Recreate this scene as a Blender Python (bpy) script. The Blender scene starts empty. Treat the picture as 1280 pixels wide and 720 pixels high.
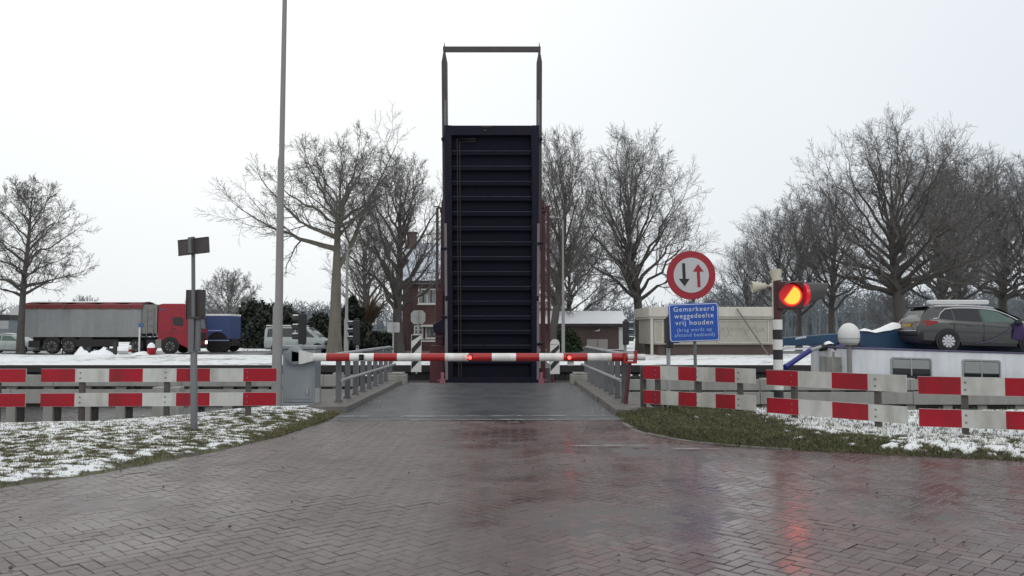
import bpy, math, random
from mathutils import Vector, Matrix, noise as mnoise

R = math.radians
scene = bpy.context.scene
COL = scene.collection
F = 29.0 / 36.0 * 1280.0          # focal length in photo pixels
PITCH = math.atan(54.0 / F)
EYE = 1.6

def pt(u, v, Y):
    """world point at depth Y seen at photo pixel (u, v)"""
    a, b = (u - 640) / F, (360 - v) / F
    dy, dz = math.cos(PITCH) - b * math.sin(PITCH), math.sin(PITCH) + b * math.cos(PITCH)
    s = Y / dy
    return Vector((a * s, Y, EYE + dz * s))

def px(u, Y): return pt(u, 414, Y).x
def pz(v, Y): return pt(640, v, Y).z

# ------------------------------------------------------------------ materials
MATS = {}
def mat(name, col, rough=0.6, metal=0.0, var=0.15, scale=3.0, bump=0.0, bscale=30.0, dirt=None, dscale=1.2, damount=0.35,
        emit=None, estr=0.0, spec=0.5, coat=0.0):
    if name in MATS: return MATS[name]
    m = bpy.data.materials.new(name); m.use_nodes = True
    nt = m.node_tree; N = nt.nodes; L = nt.links
    b = N['Principled BSDF']
    b.inputs['Roughness'].default_value = rough
    b.inputs['Metallic'].default_value = metal
    b.inputs['Specular IOR Level'].default_value = spec
    b.inputs['Coat Weight'].default_value = coat
    tc = N.new('ShaderNodeTexCoord')
    nz = N.new('ShaderNodeTexNoise'); nz.inputs['Scale'].default_value = scale; nz.inputs['Detail'].default_value = 6
    L.new(tc.outputs['Object'], nz.inputs['Vector'])
    mx = N.new('ShaderNodeMix'); mx.data_type = 'RGBA'
    c = Vector(col)
    mx.inputs[6].default_value = (*(c * (1 - var)), 1); mx.inputs[7].default_value = (*(c * (1 + var)), 1)
    L.new(nz.outputs['Fac'], mx.inputs[0])
    out = mx.outputs[2]
    if dirt is not None:
        n2 = N.new('ShaderNodeTexNoise'); n2.inputs['Scale'].default_value = dscale; n2.inputs['Detail'].default_value = 8
        mp = N.new('ShaderNodeMapping'); mp.inputs['Scale'].default_value = (3.0, 3.0, 0.6)
        L.new(tc.outputs['Object'], mp.inputs['Vector']); L.new(mp.outputs['Vector'], n2.inputs['Vector'])
        rp = N.new('ShaderNodeMapRange'); rp.inputs[1].default_value = 0.45; rp.inputs[2].default_value = 0.75
        rp.inputs[3].default_value = 0.0; rp.inputs[4].default_value = damount
        L.new(n2.outputs['Fac'], rp.inputs[0])
        m2 = N.new('ShaderNodeMix'); m2.data_type = 'RGBA'; m2.inputs[7].default_value = (*dirt, 1)
        L.new(out, m2.inputs[6]); L.new(rp.outputs[0], m2.inputs[0]); out = m2.outputs[2]
    L.new(out, b.inputs['Base Color'])
    rr = N.new('ShaderNodeMapRange'); rr.inputs[3].default_value = max(0.02, rough - 0.1); rr.inputs[4].default_value = min(1, rough + 0.12)
    L.new(nz.outputs['Fac'], rr.inputs[0]); L.new(rr.outputs[0], b.inputs['Roughness'])
    if bump > 0:
        n3 = N.new('ShaderNodeTexNoise'); n3.inputs['Scale'].default_value = bscale; n3.inputs['Detail'].default_value = 5
        L.new(tc.outputs['Object'], n3.inputs['Vector'])
        bp = N.new('ShaderNodeBump'); bp.inputs['Strength'].default_value = bump; bp.inputs['Distance'].default_value = 0.02
        L.new(n3.outputs['Fac'], bp.inputs['Height']); L.new(bp.outputs['Normal'], b.inputs['Normal'])
    if emit is not None:
        b.inputs['Emission Color'].default_value = (*emit, 1); b.inputs['Emission Strength'].default_value = estr
    MATS[name] = m
    return m

M = {}
DIRT = (0.09, 0.075, 0.06)
M['board_white'] = mat('board white', (0.50, 0.50, 0.475), 0.45, dirt=(0.20, 0.18, 0.145), damount=0.7, scale=7, bump=0.06, bscale=5)
M['board_red'] = mat('board red', (0.33, 0.007, 0.020), 0.45, dirt=(0.12, 0.018, 0.02), damount=0.6, scale=7, bump=0.06, bscale=5, spec=0.3)
M['board_edge'] = mat('board edge aluminium', (0.45, 0.45, 0.44), 0.5)
M['boom_white'] = mat('boom white', (0.78, 0.78, 0.76), 0.35, dirt=(0.33, 0.31, 0.27), damount=0.55, scale=6)
M['boom_red'] = mat('boom red', (0.36, 0.014, 0.016), 0.35, dirt=(0.2, 0.03, 0.02), damount=0.25)
M['galv'] = mat('galvanised steel', (0.36, 0.37, 0.38), 0.5, 0.2, dirt=(0.16, 0.15, 0.14), damount=0.4, scale=6)
M['galv_dark'] = mat('weathered galvanised steel', (0.15, 0.155, 0.165), 0.5, 0.3, dirt=(0.09, 0.085, 0.08), damount=0.5, scale=6)
M['pole_grey'] = mat('pole grey', (0.25, 0.24, 0.24), 0.55, 0.1, dirt=(0.19, 0.18, 0.15), damount=0.5)
M['cabinet'] = mat('cabinet grey paint', (0.24, 0.265, 0.285), 0.42, dirt=(0.13, 0.13, 0.12), damount=0.35)
M['post_brown'] = mat('dark brown post', (0.075, 0.065, 0.06), 0.7, bump=0.2)
M['black'] = mat('black plastic', (0.014, 0.014, 0.016), 0.45)
M['rubber'] = mat('rubber', (0.02, 0.02, 0.02), 0.8)
M['sign_back'] = mat('dirty sign back', (0.05, 0.042, 0.042), 0.6, dirt=(0.1, 0.09, 0.08))
M['sign_back_pale'] = mat('pale sign back', (0.42, 0.42, 0.41), 0.5, dirt=(0.3, 0.29, 0.27))
M['concrete'] = mat('concrete', (0.30, 0.29, 0.27), 0.75, dirt=(0.13, 0.12, 0.10), damount=0.6, bump=0.3, bscale=60)
M['concrete_wet'] = mat('wet concrete', (0.14, 0.13, 0.12), 0.55, dirt=(0.07, 0.06, 0.05), damount=0.6, bump=0.3, bscale=60)
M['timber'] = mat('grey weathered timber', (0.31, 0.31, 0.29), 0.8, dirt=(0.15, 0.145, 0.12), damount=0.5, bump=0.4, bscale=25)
M['timber_side'] = mat('dark timber and painted side shade', (0.045, 0.042, 0.04), 0.8, bump=0.3)
M['quay'] = mat('dark quay timber', (0.028, 0.026, 0.026), 0.7, bump=0.3)
M['navy'] = mat('navy bridge paint', (0.0085, 0.0085, 0.023), 0.55, spec=0.25, dirt=(0.022, 0.015, 0.018), damount=0.6)
M['navy_pale'] = mat('blue grey girder edge', (0.046, 0.047, 0.068), 0.6, spec=0.25, dirt=(0.015, 0.015, 0.024), damount=0.8, dscale=2.0)
M['navy_panel'] = mat('dark deck plate', (0.0095, 0.0095, 0.021), 0.75, spec=0.15, dirt=(0.008, 0.008, 0.011), damount=0.5)
M['bridge_red'] = mat('dull red bridge paint', (0.075, 0.013, 0.02), 0.5, dirt=(0.05, 0.016, 0.02), damount=0.5)
M['beam_maroon'] = mat('maroon grey beam', (0.075, 0.066, 0.071), 0.45, dirt=(0.06, 0.03, 0.035), damount=0.5)
M['beam_grey'] = mat('grey beam inner face', (0.20, 0.195, 0.21), 0.5, dirt=(0.1, 0.1, 0.1))
M['conduit'] = mat('ochre conduit', (0.06, 0.055, 0.03), 0.6)
M['pink'] = mat('faded red bearing', (0.30, 0.10, 0.13), 0.6, dirt=(0.15, 0.06, 0.07))
M['sign_red'] = mat('sign red', (0.33, 0.009, 0.025), 0.35, dirt=(0.3, 0.02, 0.03))
M['sign_white'] = mat('sign white', (0.50, 0.51, 0.53), 0.4, var=0.06)
M['sign_black'] = mat('sign black', (0.012, 0.012, 0.014), 0.45)
M['sign_blue'] = mat('sign blue', (0.010, 0.075, 0.40), 0.35, var=0.08, dirt=(0.03, 0.09, 0.32), damount=0.3)
M['sign_text'] = mat('sign lettering white', (0.66, 0.70, 0.76), 0.4, var=0.08)
M['sign_text_faint'] = mat('sign lettering pale blue', (0.33, 0.44, 0.72), 0.4, var=0.1)
M['stripe_white'] = mat('stripe white', (0.62, 0.62, 0.60), 0.45, dirt=(0.35, 0.34, 0.31))
M['horn'] = mat('cream horn plastic', (0.52, 0.49, 0.40), 0.5, dirt=(0.3, 0.28, 0.2))
M['lamp_red_core'] = mat('lit red signal lens core', (0.5, 0.02, 0.01), 0.3, emit=(8.0, 0.72, 0.07), estr=1.0)
M['lamp_red_rim'] = mat('lit red signal lens rim', (0.4, 0.01, 0.01), 0.3, emit=(0.26, 0.002, 0.006), estr=1.0)
M['lamp_boom'] = mat('lit red boom lamp', (0.5, 0.02, 0.01), 0.3, emit=(9.0, 0.30, 0.25), estr=1.0)
M['lamp_side'] = mat('red side lens', (0.3, 0.01, 0.02), 0.25, emit=(0.36, 0.006, 0.012), estr=1.0)
M['housing'] = mat('signal housing dark red', (0.06, 0.012, 0.016), 0.4)
M['headlight'] = mat('lit headlight', (0.8, 0.8, 0.8), 0.3, emit=(2.5, 2.4, 2.2), estr=1.0)
M['ship_white'] = mat('ship white paint', (0.74, 0.77, 0.82), 0.3, var=0.07, dirt=(0.40, 0.37, 0.36), damount=0.45, dscale=1.0)
M['ship_dark'] = mat('ship hull black', (0.014, 0.014, 0.017), 0.45)
M['ship_purple'] = mat('purple trim', (0.10, 0.085, 0.17), 0.5)
M['canvas_purple'] = mat('purple canvas', (0.045, 0.024, 0.10), 0.75, bump=0.3, bscale=15)
M['crane_blue'] = mat('crane blue paint', (0.012, 0.052, 0.115), 0.4, dirt=(0.02, 0.04, 0.06))
M['tube_blue'] = mat('bright blue tube paint', (0.025, 0.03, 0.20), 0.4)
M['dome_white'] = mat('dome white gelcoat', (0.66, 0.66, 0.65), 0.35, var=0.05)
M['machine'] = mat('grey white machine paint', (0.42, 0.42, 0.39), 0.5, dirt=(0.15, 0.14, 0.12), damount=0.6)
M['car_grey'] = mat('metallic grey car paint', (0.055, 0.056, 0.054), 0.32, 0.35, var=0.06, coat=0.6)
M['car_trim'] = mat('satin chrome trim', (0.60, 0.61, 0.62), 0.25, 0.5, var=0.05)
M['glass_dark'] = mat('dark car glass', (0.015, 0.017, 0.02), 0.06, var=0.1)
M['glass_green'] = mat('pale green car glass', (0.075, 0.125, 0.105), 0.12, var=0.2)
M['glass_grey'] = mat('window glass grey', (0.05, 0.055, 0.06), 0.08)
M['rim'] = mat('alloy rim', (0.62, 0.62, 0.64), 0.35, 0.3)
M['tail_red'] = mat('tail light red', (0.28, 0.012, 0.02), 0.2)
M['plate_yellow'] = mat('yellow number plate', (0.42, 0.27, 0.04), 0.5)
M['truck_red'] = mat('truck red paint', (0.30, 0.010, 0.026), 0.35, dirt=(0.2, 0.02, 0.03))
M['truck_red_dark'] = mat('dark red tarpaulin', (0.19, 0.035, 0.034), 0.7, bump=0.3)
M['trailer_grey'] = mat('trailer aluminium grey', (0.29, 0.30, 0.305), 0.5, 0.15, dirt=(0.15, 0.15, 0.15), damount=0.5, dscale=0.4)
M['trailer_pale'] = mat('trailer front pale', (0.22, 0.22, 0.21), 0.5, dirt=(0.15, 0.14, 0.12), damount=0.6)
M['chassis'] = mat('dirty chassis', (0.028, 0.024, 0.024), 0.7)
M['truck_blue'] = mat('blue tarpaulin', (0.052, 0.09, 0.23), 0.55, var=0.08)
M['van_silver'] = mat('silver van paint', (0.42, 0.47, 0.46), 0.35, 0.2, var=0.05, dirt=(0.25, 0.27, 0.26))
M['van_white'] = mat('white van roof', (0.75, 0.76, 0.76), 0.45)
M['snow'] = mat('snow', (0.84, 0.86, 0.88), 0.8, var=0.04, bump=0.4, bscale=12)
M['beige'] = mat('beige cladding', (0.36, 0.34, 0.285), 0.65, dirt=(0.3, 0.28, 0.23), damount=0.5)
M['beige_light'] = mat('pale roof fascia', (0.50, 0.475, 0.42), 0.6, dirt=(0.38, 0.36, 0.3))
M['brown_wall'] = mat('brown plinth', (0.085, 0.062, 0.055), 0.75, var=0.2, dirt=(0.09, 0.065, 0.055))
M['glass_house'] = mat('house glass', (0.10, 0.115, 0.12), 0.1)
M['white_frame'] = mat('white window frame', (0.72, 0.72, 0.70), 0.5)
M['door_grey'] = mat('grey door paint', (0.34, 0.325, 0.31), 0.55)
M['curtain'] = mat('grey blind', (0.30, 0.31, 0.31), 0.7)
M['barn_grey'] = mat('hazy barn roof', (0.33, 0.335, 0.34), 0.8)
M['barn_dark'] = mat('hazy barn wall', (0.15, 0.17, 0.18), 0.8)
M['bark'] = mat('dark wet bark', (0.08, 0.073, 0.068), 0.85, var=0.35, scale=2.0, bump=0.5, bscale=14, dirt=(0.10, 0.10, 0.075), damount=0.5)
M['bark_pale'] = mat('olive grey bark', (0.135, 0.125, 0.10), 0.85, var=0.3, scale=2.0, bump=0.5, bscale=14, dirt=(0.07, 0.065, 0.055), damount=0.6)
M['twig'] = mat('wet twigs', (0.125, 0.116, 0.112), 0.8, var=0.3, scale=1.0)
M['twig_mid'] = mat('distant twigs', (0.165, 0.16, 0.163), 0.85, var=0.25, scale=0.6)  # this and the hazy tones below carry aerial haze in their colour
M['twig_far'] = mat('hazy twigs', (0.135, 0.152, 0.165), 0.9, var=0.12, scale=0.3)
M['twig_brown'] = mat('brown twigs', (0.15, 0.11, 0.075), 0.85, var=0.3)
M['leaf_dark'] = mat('dark evergreen leaves', (0.018, 0.026, 0.018), 0.6, var=0.5, scale=2.5)
M['leaf_green'] = mat('evergreen leaves', (0.03, 0.05, 0.022), 0.6, var=0.5, scale=2.5)
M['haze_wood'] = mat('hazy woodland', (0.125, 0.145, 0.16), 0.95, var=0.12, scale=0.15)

def brick_mat(name, c1, c2, mortar, scale):
    m = bpy.data.materials.new(name); m.use_nodes = True
    nt = m.node_tree; N = nt.nodes; L = nt.links; b = N['Principled BSDF']
    tc = N.new('ShaderNodeTexCoord'); sp = N.new('ShaderNodeSeparateXYZ'); cb = N.new('ShaderNodeCombineXYZ')
    L.new(tc.outputs['Object'], sp.inputs[0])
    ad = N.new('ShaderNodeMath'); L.new(sp.outputs[0], ad.inputs[0]); L.new(sp.outputs[1], ad.inputs[1])
    L.new(ad.outputs[0], cb.inputs[0]); L.new(sp.outputs[2], cb.inputs[1])
    br = N.new('ShaderNodeTexBrick'); br.inputs['Scale'].default_value = scale
    br.inputs['Color1'].default_value = (*c1, 1); br.inputs['Color2'].default_value = (*c2, 1); br.inputs['Mortar'].default_value = (*mortar, 1)
    br.inputs['Mortar Size'].default_value = 0.015
    L.new(cb.outputs[0], br.inputs['Vector'])
    nz = N.new('ShaderNodeTexNoise'); nz.inputs['Scale'].default_value = 0.7; nz.inputs['Detail'].default_value = 5
    L.new(tc.outputs['Object'], nz.inputs['Vector'])
    mr = N.new('ShaderNodeMapRange'); mr.inputs[3].default_value = 0.6; mr.inputs[4].default_value = 1.35
    L.new(nz.outputs['Fac'], mr.inputs[0])
    mu = N.new('ShaderNodeMix'); mu.data_type = 'RGBA'; mu.blend_type = 'MULTIPLY'; mu.inputs[0].default_value = 1.0
    L.new(br.outputs['Color'], mu.inputs[6]); L.new(mr.outputs[0], mu.inputs[7])
    L.new(mu.outputs[2], b.inputs['Base Color']); b.inputs['Roughness'].default_value = 0.8
    return m
M['brick'] = brick_mat('house brick', (0.115, 0.058, 0.05), (0.085, 0.043, 0.04), (0.09, 0.075, 0.068), 2.2)
M['brick_brown'] = brick_mat('brown brick', (0.105, 0.07, 0.066), (0.088, 0.06, 0.056), (0.13, 0.10, 0.09), 2.2)
def roof_snow_mat():
    m = mat('roof tiles under thin snow', (0.5, 0.55, 0.62), 0.8)
    nt = m.node_tree; N = nt.nodes; L = nt.links; b = N['Principled BSDF']
    tc = N.new('ShaderNodeTexCoord'); w = N.new('ShaderNodeTexWave'); w.inputs['Scale'].default_value = 2.5; w.inputs['Distortion'].default_value = 1.5
    L.new(tc.outputs['Object'], w.inputs['Vector'])
    nz = N.new('ShaderNodeTexNoise'); nz.inputs['Scale'].default_value = 1.3; nz.inputs['Detail'].default_value = 8
    L.new(tc.outputs['Object'], nz.inputs['Vector'])
    ad = N.new('ShaderNodeMath'); ad.operation = 'MULTIPLY_ADD'; ad.inputs[1].default_value = 0.35; L.new(w.outputs['Fac'], ad.inputs[0]); L.new(nz.outputs['Fac'], ad.inputs[2])
    cr = N.new('ShaderNodeValToRGB'); cr.color_ramp.elements[0].position = 0.45; cr.color_ramp.elements[1].position = 0.75
    cr.color_ramp.elements[0].color = (0.20, 0.23, 0.30, 1); cr.color_ramp.elements[1].color = (0.66, 0.70, 0.76, 1)
    L.new(ad.outputs[0], cr.inputs[0]); L.new(cr.outputs[0], b.inputs['Base Color'])
    return m
M['roof_snow'] = roof_snow_mat()

# ------------------------------------------------------------------ mesh builder
OFF = {}
class MB:
    def __init__(s): s.v = []; s.f = []; s.m = []
    def add(s, vs, fs, mi=0):
        o = len(s.v); s.v.extend([tuple(p) for p in vs])
        for f in fs: s.f.append(tuple(i + o for i in f)); s.m.append(mi)
        return s
    def box(s, x0, x1, y0, y1, z0, z1, mi=0, xf=None):
        vs = [Vector(p) for p in ((x0,y0,z0),(x1,y0,z0),(x1,y1,z0),(x0,y1,z0),(x0,y0,z1),(x1,y0,z1),(x1,y1,z1),(x0,y1,z1))]
        if xf: vs = [xf @ p for p in vs]
        return s.add(vs, ((0,3,2,1),(4,5,6,7),(0,1,5,4),(1,2,6,5),(2,3,7,6),(3,0,4,7)), mi)
    def cbox(s, c, d, mi=0, rz=0, xf=None):
        T = Matrix.Translation(Vector(c)) @ Matrix.Rotation(rz, 4, 'Z')
        if xf: T = xf @ T
        return s.box(-d[0]/2, d[0]/2, -d[1]/2, d[1]/2, -d[2]/2, d[2]/2, mi, T)
    def beam(s, a, b, w, h, mi=0, up=(0,0,1)):
        """rectangular bar from a to b, w across, h along 'up'"""
        a = Vector(a); b = Vector(b); d = (b - a); L = d.length; d.normalize()
        side = d.cross(Vector(up))
        if side.length < 1e-5: side = d.cross(Vector((0,1,0)))
        side.normalize(); u = side.cross(d)
        vs = []
        for p in (a, b):
            for (i, j) in ((-1,-1),(1,-1),(1,1),(-1,1)):
                vs.append(p + side * (i*w/2) + u * (j*h/2))
        return s.add(vs, ((0,3,2,1),(4,5,6,7),(0,1,5,4),(1,2,6,5),(2,3,7,6),(3,0,4,7)), mi)
    def tube(s, pts, rad, n=8, mi=0, cap=True):
        pts = [Vector(p) for p in pts]
        if not isinstance(rad, (list, tuple)): rad = [rad] * len(pts)
        vs = []; fs = []
        for i, p in enumerate(pts):
            d = (pts[min(i+1, len(pts)-1)] - pts[max(i-1, 0)])
            if d.length < 1e-9: d = Vector((0,0,1))
            d.normalize()
            ref = Vector((1,0,0)) if abs(d.x) < 0.8 else Vector((0,1,0))
            a = d.cross(ref).normalized(); b = d.cross(a)
            for k in range(n):
                t = 2*math.pi*k/n
                vs.append(p + (a*math.cos(t) + b*math.sin(t)) * rad[i])
        for i in range(len(pts)-1):
            for k in range(n):
                k2 = (k+1) % n
                fs.append((i*n+k, i*n+k2, (i+1)*n+k2, (i+1)*n+k))
        if cap:
            fs.append(tuple(range(n))[::-1]); fs.append(tuple((len(pts)-1)*n + k for k in range(n)))
        return s.add(vs, fs, mi)
    def lathe(s, prof, c=(0,0,0), n=24, mi=0, axis='Z', xf=None):
        """profile [(r, h)] spun round an axis through c"""
        vs = []; fs = []
        c = Vector(c)
        for (r, h) in prof:
            for k in range(n):
                t = 2*math.pi*k/n; q = (r*math.cos(t), r*math.sin(t), h)
                p = {'Z': Vector(q), 'Y': Vector((q[0], -q[2], q[1])), 'X': Vector((q[2], q[0], q[1]))}[axis]
                if xf: p = xf @ p
                vs.append(c + p)
        for i in range(len(prof)-1):
            for k in range(n):
                k2 = (k+1) % n
                fs.append((i*n+k, i*n+k2, (i+1)*n+k2, (i+1)*n+k))
        fs.append(tuple(range(n))[::-1]); fs.append(tuple((len(prof)-1)*n + k for k in range(n)))
        return s.add(vs, fs, mi)
    def prism(s, poly, y0, y1, mi=0, plane='XZ', xf=None):
        n = len(poly); vs = []
        for y in (y0, y1):
            for (a, b) in poly:
                p = Vector((a, y, b)) if plane == 'XZ' else (Vector((y, a, b)) if plane == 'YZ' else Vector((a, b, y)))
                vs.append(xf @ p if xf else p)
        fs = [tuple(range(n)), tuple(range(2*n-1, n-1, -1))]
        for i in range(n):
            j = (i+1) % n; fs.append((i, i+n, j+n, j))
        return s.add(vs, fs, mi)
    def build(s, name, mats, parent=None, bevel=0.0, smooth=None, world=True, seg=2):
        if not isinstance(mats, (list, tuple)): mats = [mats]
        off = OFF.get(parent.as_pointer(), Vector((0,0,0))) if (parent and world) else Vector((0,0,0))
        me = bpy.data.meshes.new(name)
        me.from_pydata([(p[0]-off.x, p[1]-off.y, p[2]-off.z) for p in s.v], [], s.f)
        for q in mats: me.materials.append(q)
        me.polygons.foreach_set('material_index', s.m)
        if smooth is not None:
            me.polygons.foreach_set('use_smooth', [True]*len(me.polygons))
            me.set_sharp_from_angle(angle=R(smooth))
        me.update()
        o = bpy.data.objects.new(name, me); COL.objects.link(o)
        if parent is not None:
            o.parent = parent; OFF[o.as_pointer()] = off if world else Vector((0,0,0))
        if bevel > 0:
            b = o.modifiers.new('bevel', 'BEVEL'); b.width = bevel; b.segments = seg; b.limit_method = 'ANGLE'; b.angle_limit = R(40)
        return o

def thing(name, label, cat, loc=(0,0,0), rz=0.0, group=None):
    o = bpy.data.objects.new(name, None); COL.objects.link(o)
    o.empty_display_size = 0.2
    o.location = loc; o.rotation_euler = (0, 0, rz); o['label'] = label; o['category'] = cat
    if group: o['group'] = group
    OFF[o.as_pointer()] = Vector(loc)
    return o
def tag(o, label, cat, group=None, kind=None):
    o['label'] = label; o['category'] = cat
    if group: o['group'] = group
    if kind: o['kind'] = kind
    return o
def struct(o): o['kind'] = 'structure'; return o
def dup(root, loc, rz=0.0, label=None, group=None, scale=None):
    r = root.copy(); COL.objects.link(r); r.location = loc; r.rotation_euler = (0, 0, rz)
    if scale: r.scale = scale
    if label: r['label'] = label
    if group: r['group'] = group
    for ch in list(root.children):
        c = ch.copy(); COL.objects.link(c); c.parent = r
        for g in list(ch.children):
            d = g.copy(); COL.objects.link(d); d.parent = c
    return r
def text_mesh(txt, size, mat_, name, parent, loc, xs=1.0, bold=0.0, rz=0.0, spacing=1.0):
    cu = bpy.data.curves.new(name, 'FONT'); cu.body = txt; cu.size = size; cu.align_x = 'CENTER'; cu.extrude = 0.001; cu.offset = bold; cu.space_character = spacing
    tmp = bpy.data.objects.new(name, cu); COL.objects.link(tmp)
    dg = bpy.context.evaluated_depsgraph_get(); dg.update()
    me = bpy.data.meshes.new_from_object(tmp.evaluated_get(dg))
    bpy.data.objects.remove(tmp); bpy.data.curves.remove(cu)
    off = OFF.get(parent.as_pointer(), Vector((0,0,0)))
    T = Matrix.Translation(Vector(loc) - off) @ Matrix.Rotation(rz, 4, 'Z') @ Matrix.Rotation(R(90), 4, 'X') @ Matrix.Diagonal((xs, 1, 1, 1))
    me.transform(T)
    me.materials.clear(); me.materials.append(mat_)
    o = bpy.data.objects.new(name, me); COL.objects.link(o); o.parent = parent; OFF[o.as_pointer()] = off
    return o
def sstep(a, b, x):
    t = max(0.0, min(1.0, (x-a)/(b-a))); return t*t*(3-2*t)
def lerp(a, b, t): return a + (b-a)*t
def interp(tab, x):
    if x <= tab[0][0]: return tab[0][1]
    for (a, va), (b, vb) in zip(tab, tab[1:]):
        if x <= b: return va + (vb-va)*(x-a)/(b-a)
    return tab[-1][1]
# ================================================================== WORLD, CAMERA, LIGHT
def make_world():
    w = bpy.data.worlds.new('World'); scene.world = w; w.use_nodes = True
    nt = w.node_tree; N = nt.nodes; L = nt.links
    bg = N['Background']; bg.inputs['Strength'].default_value = 0.1
    sky = N.new('ShaderNodeTexSky'); sky.sky_type = 'NISHITA'; sky.sun_disc = False
    sky.sun_elevation = R(38); sky.sun_rotation = R(-20); sky.dust_density = 4.0
    hs = N.new('ShaderNodeHueSaturation'); hs.inputs['Saturation'].default_value = 0.25
    L.new(sky.outputs[0], hs.inputs['Color'])
    tc = N.new('ShaderNodeTexCoord'); sp = N.new('ShaderNodeSeparateXYZ'); L.new(tc.outputs['Generated'], sp.inputs[0])
    # overcast layer: brighter overhead, slightly greyer and bluer towards the right (east) horizon
    rz = N.new('ShaderNodeValToRGB'); e = rz.color_ramp.elements
    e[0].position = 0.0; e[0].color = (0.85, 0.885, 0.90, 1)
    e[1].position = 0.9; e[1].color = (1.0, 1.0, 1.0, 1)
    k = e.new(0.16); k.color = (0.92, 0.95, 0.96, 1)
    k = e.new(0.36); k.color = (0.96, 0.985, 0.99, 1)
    L.new(sp.outputs[2], rz.inputs[0])
    rx = N.new('ShaderNodeMapRange'); rx.inputs[1].default_value = -0.15; rx.inputs[2].default_value = 0.6; rx.inputs[3].default_value = 0.0; rx.inputs[4].default_value = 1.0
    L.new(sp.outputs[0], rx.inputs[0])
    tint = N.new('ShaderNodeMix'); tint.data_type = 'RGBA'; tint.blend_type = 'MULTIPLY'; tint.inputs[7].default_value = (0.83, 0.865, 0.915, 1)
    L.new(rx.outputs[0], tint.inputs[0]); L.new(rz.outputs[0], tint.inputs[6])
    nz = N.new('ShaderNodeTexNoise'); nz.inputs['Scale'].default_value = 1.6; nz.inputs['Detail'].default_value = 4
    L.new(tc.outputs['Generated'], nz.inputs['Vector'])
    nr = N.new('ShaderNodeMapRange'); nr.inputs[3].default_value = 9.4; nr.inputs[4].default_value = 11.0
    L.new(nz.outputs['Fac'], nr.inputs[0])
    mu = N.new('ShaderNodeMix'); mu.data_type = 'RGBA'; mu.blend_type = 'MULTIPLY'; mu.inputs[0].default_value = 1.0; mu.clamp_result = False
    L.new(tint.outputs[2], mu.inputs[6]); L.new(nr.outputs[0], mu.inputs[7])
    fin = N.new('ShaderNodeMix'); fin.data_type = 'RGBA'; fin.inputs[0].default_value = 0.94
    L.new(hs.outputs[0], fin.inputs[6]); L.new(mu.outputs[2], fin.inputs[7])
    L.new(fin.outputs[2], bg.inputs['Color'])
make_world()
sun = bpy.data.lights.new('sun', 'SUN'); sun.energy = 0.5; sun.angle = R(25); sun.color = (1, 0.97, 0.92)
so = bpy.data.objects.new('sun', sun); COL.objects.link(so); so.rotation_euler = (R(52), 0, R(20)); so.location = (0, 0, 40)
cam = bpy.data.cameras.new('camera'); cam.lens = 29; cam.sensor_width = 36; cam.clip_end = 6000; cam.clip_start = 0.1
co = bpy.data.objects.new('camera', cam); COL.objects.link(co); co.location = (0, 0, EYE); co.rotation_euler = (R(90) + PITCH, 0, 0)
scene.camera = co
scene.view_settings.view_transform = 'Standard'; scene.view_settings.look = 'None'; scene.view_settings.exposure = 0
scene.cycles.max_bounces = 6

# ================================================================== BRIDGE AXIS
def axc(Y): return -0.63 - 0.010 * (Y - 16)          # centre line of the approach road
HALF = 2.62
BANK_L = [(-60, 13.3), (-9, 13.6), (-7, 13.9), (-5.9, 14.7), (-5.0, 16.3), (-3.0, 17.0)]
XF_L = [(-40, -70), (3.0, -14.0), (4.5, -10.0), (6.6, -7.0), (8.33, -5.17), (9.37, -4.5), (11.1, -3.75), (12.6, -3.38), (14.9, -3.14), (17, -3.22)]
YF_R = [(1.9, 15.6), (2.0, 13.6), (2.24, 12.5), (2.9, 11.55), (3.9, 11.1), (5.2, 10.6), (6.3, 10.2), (9, 9.6), (14, 8.8), (60, 6)]
BANK_R = [(1.9, 15.9), (3, 15.9), (6, 15.7), (60, 15.4)]
WATER = -1.15

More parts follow.
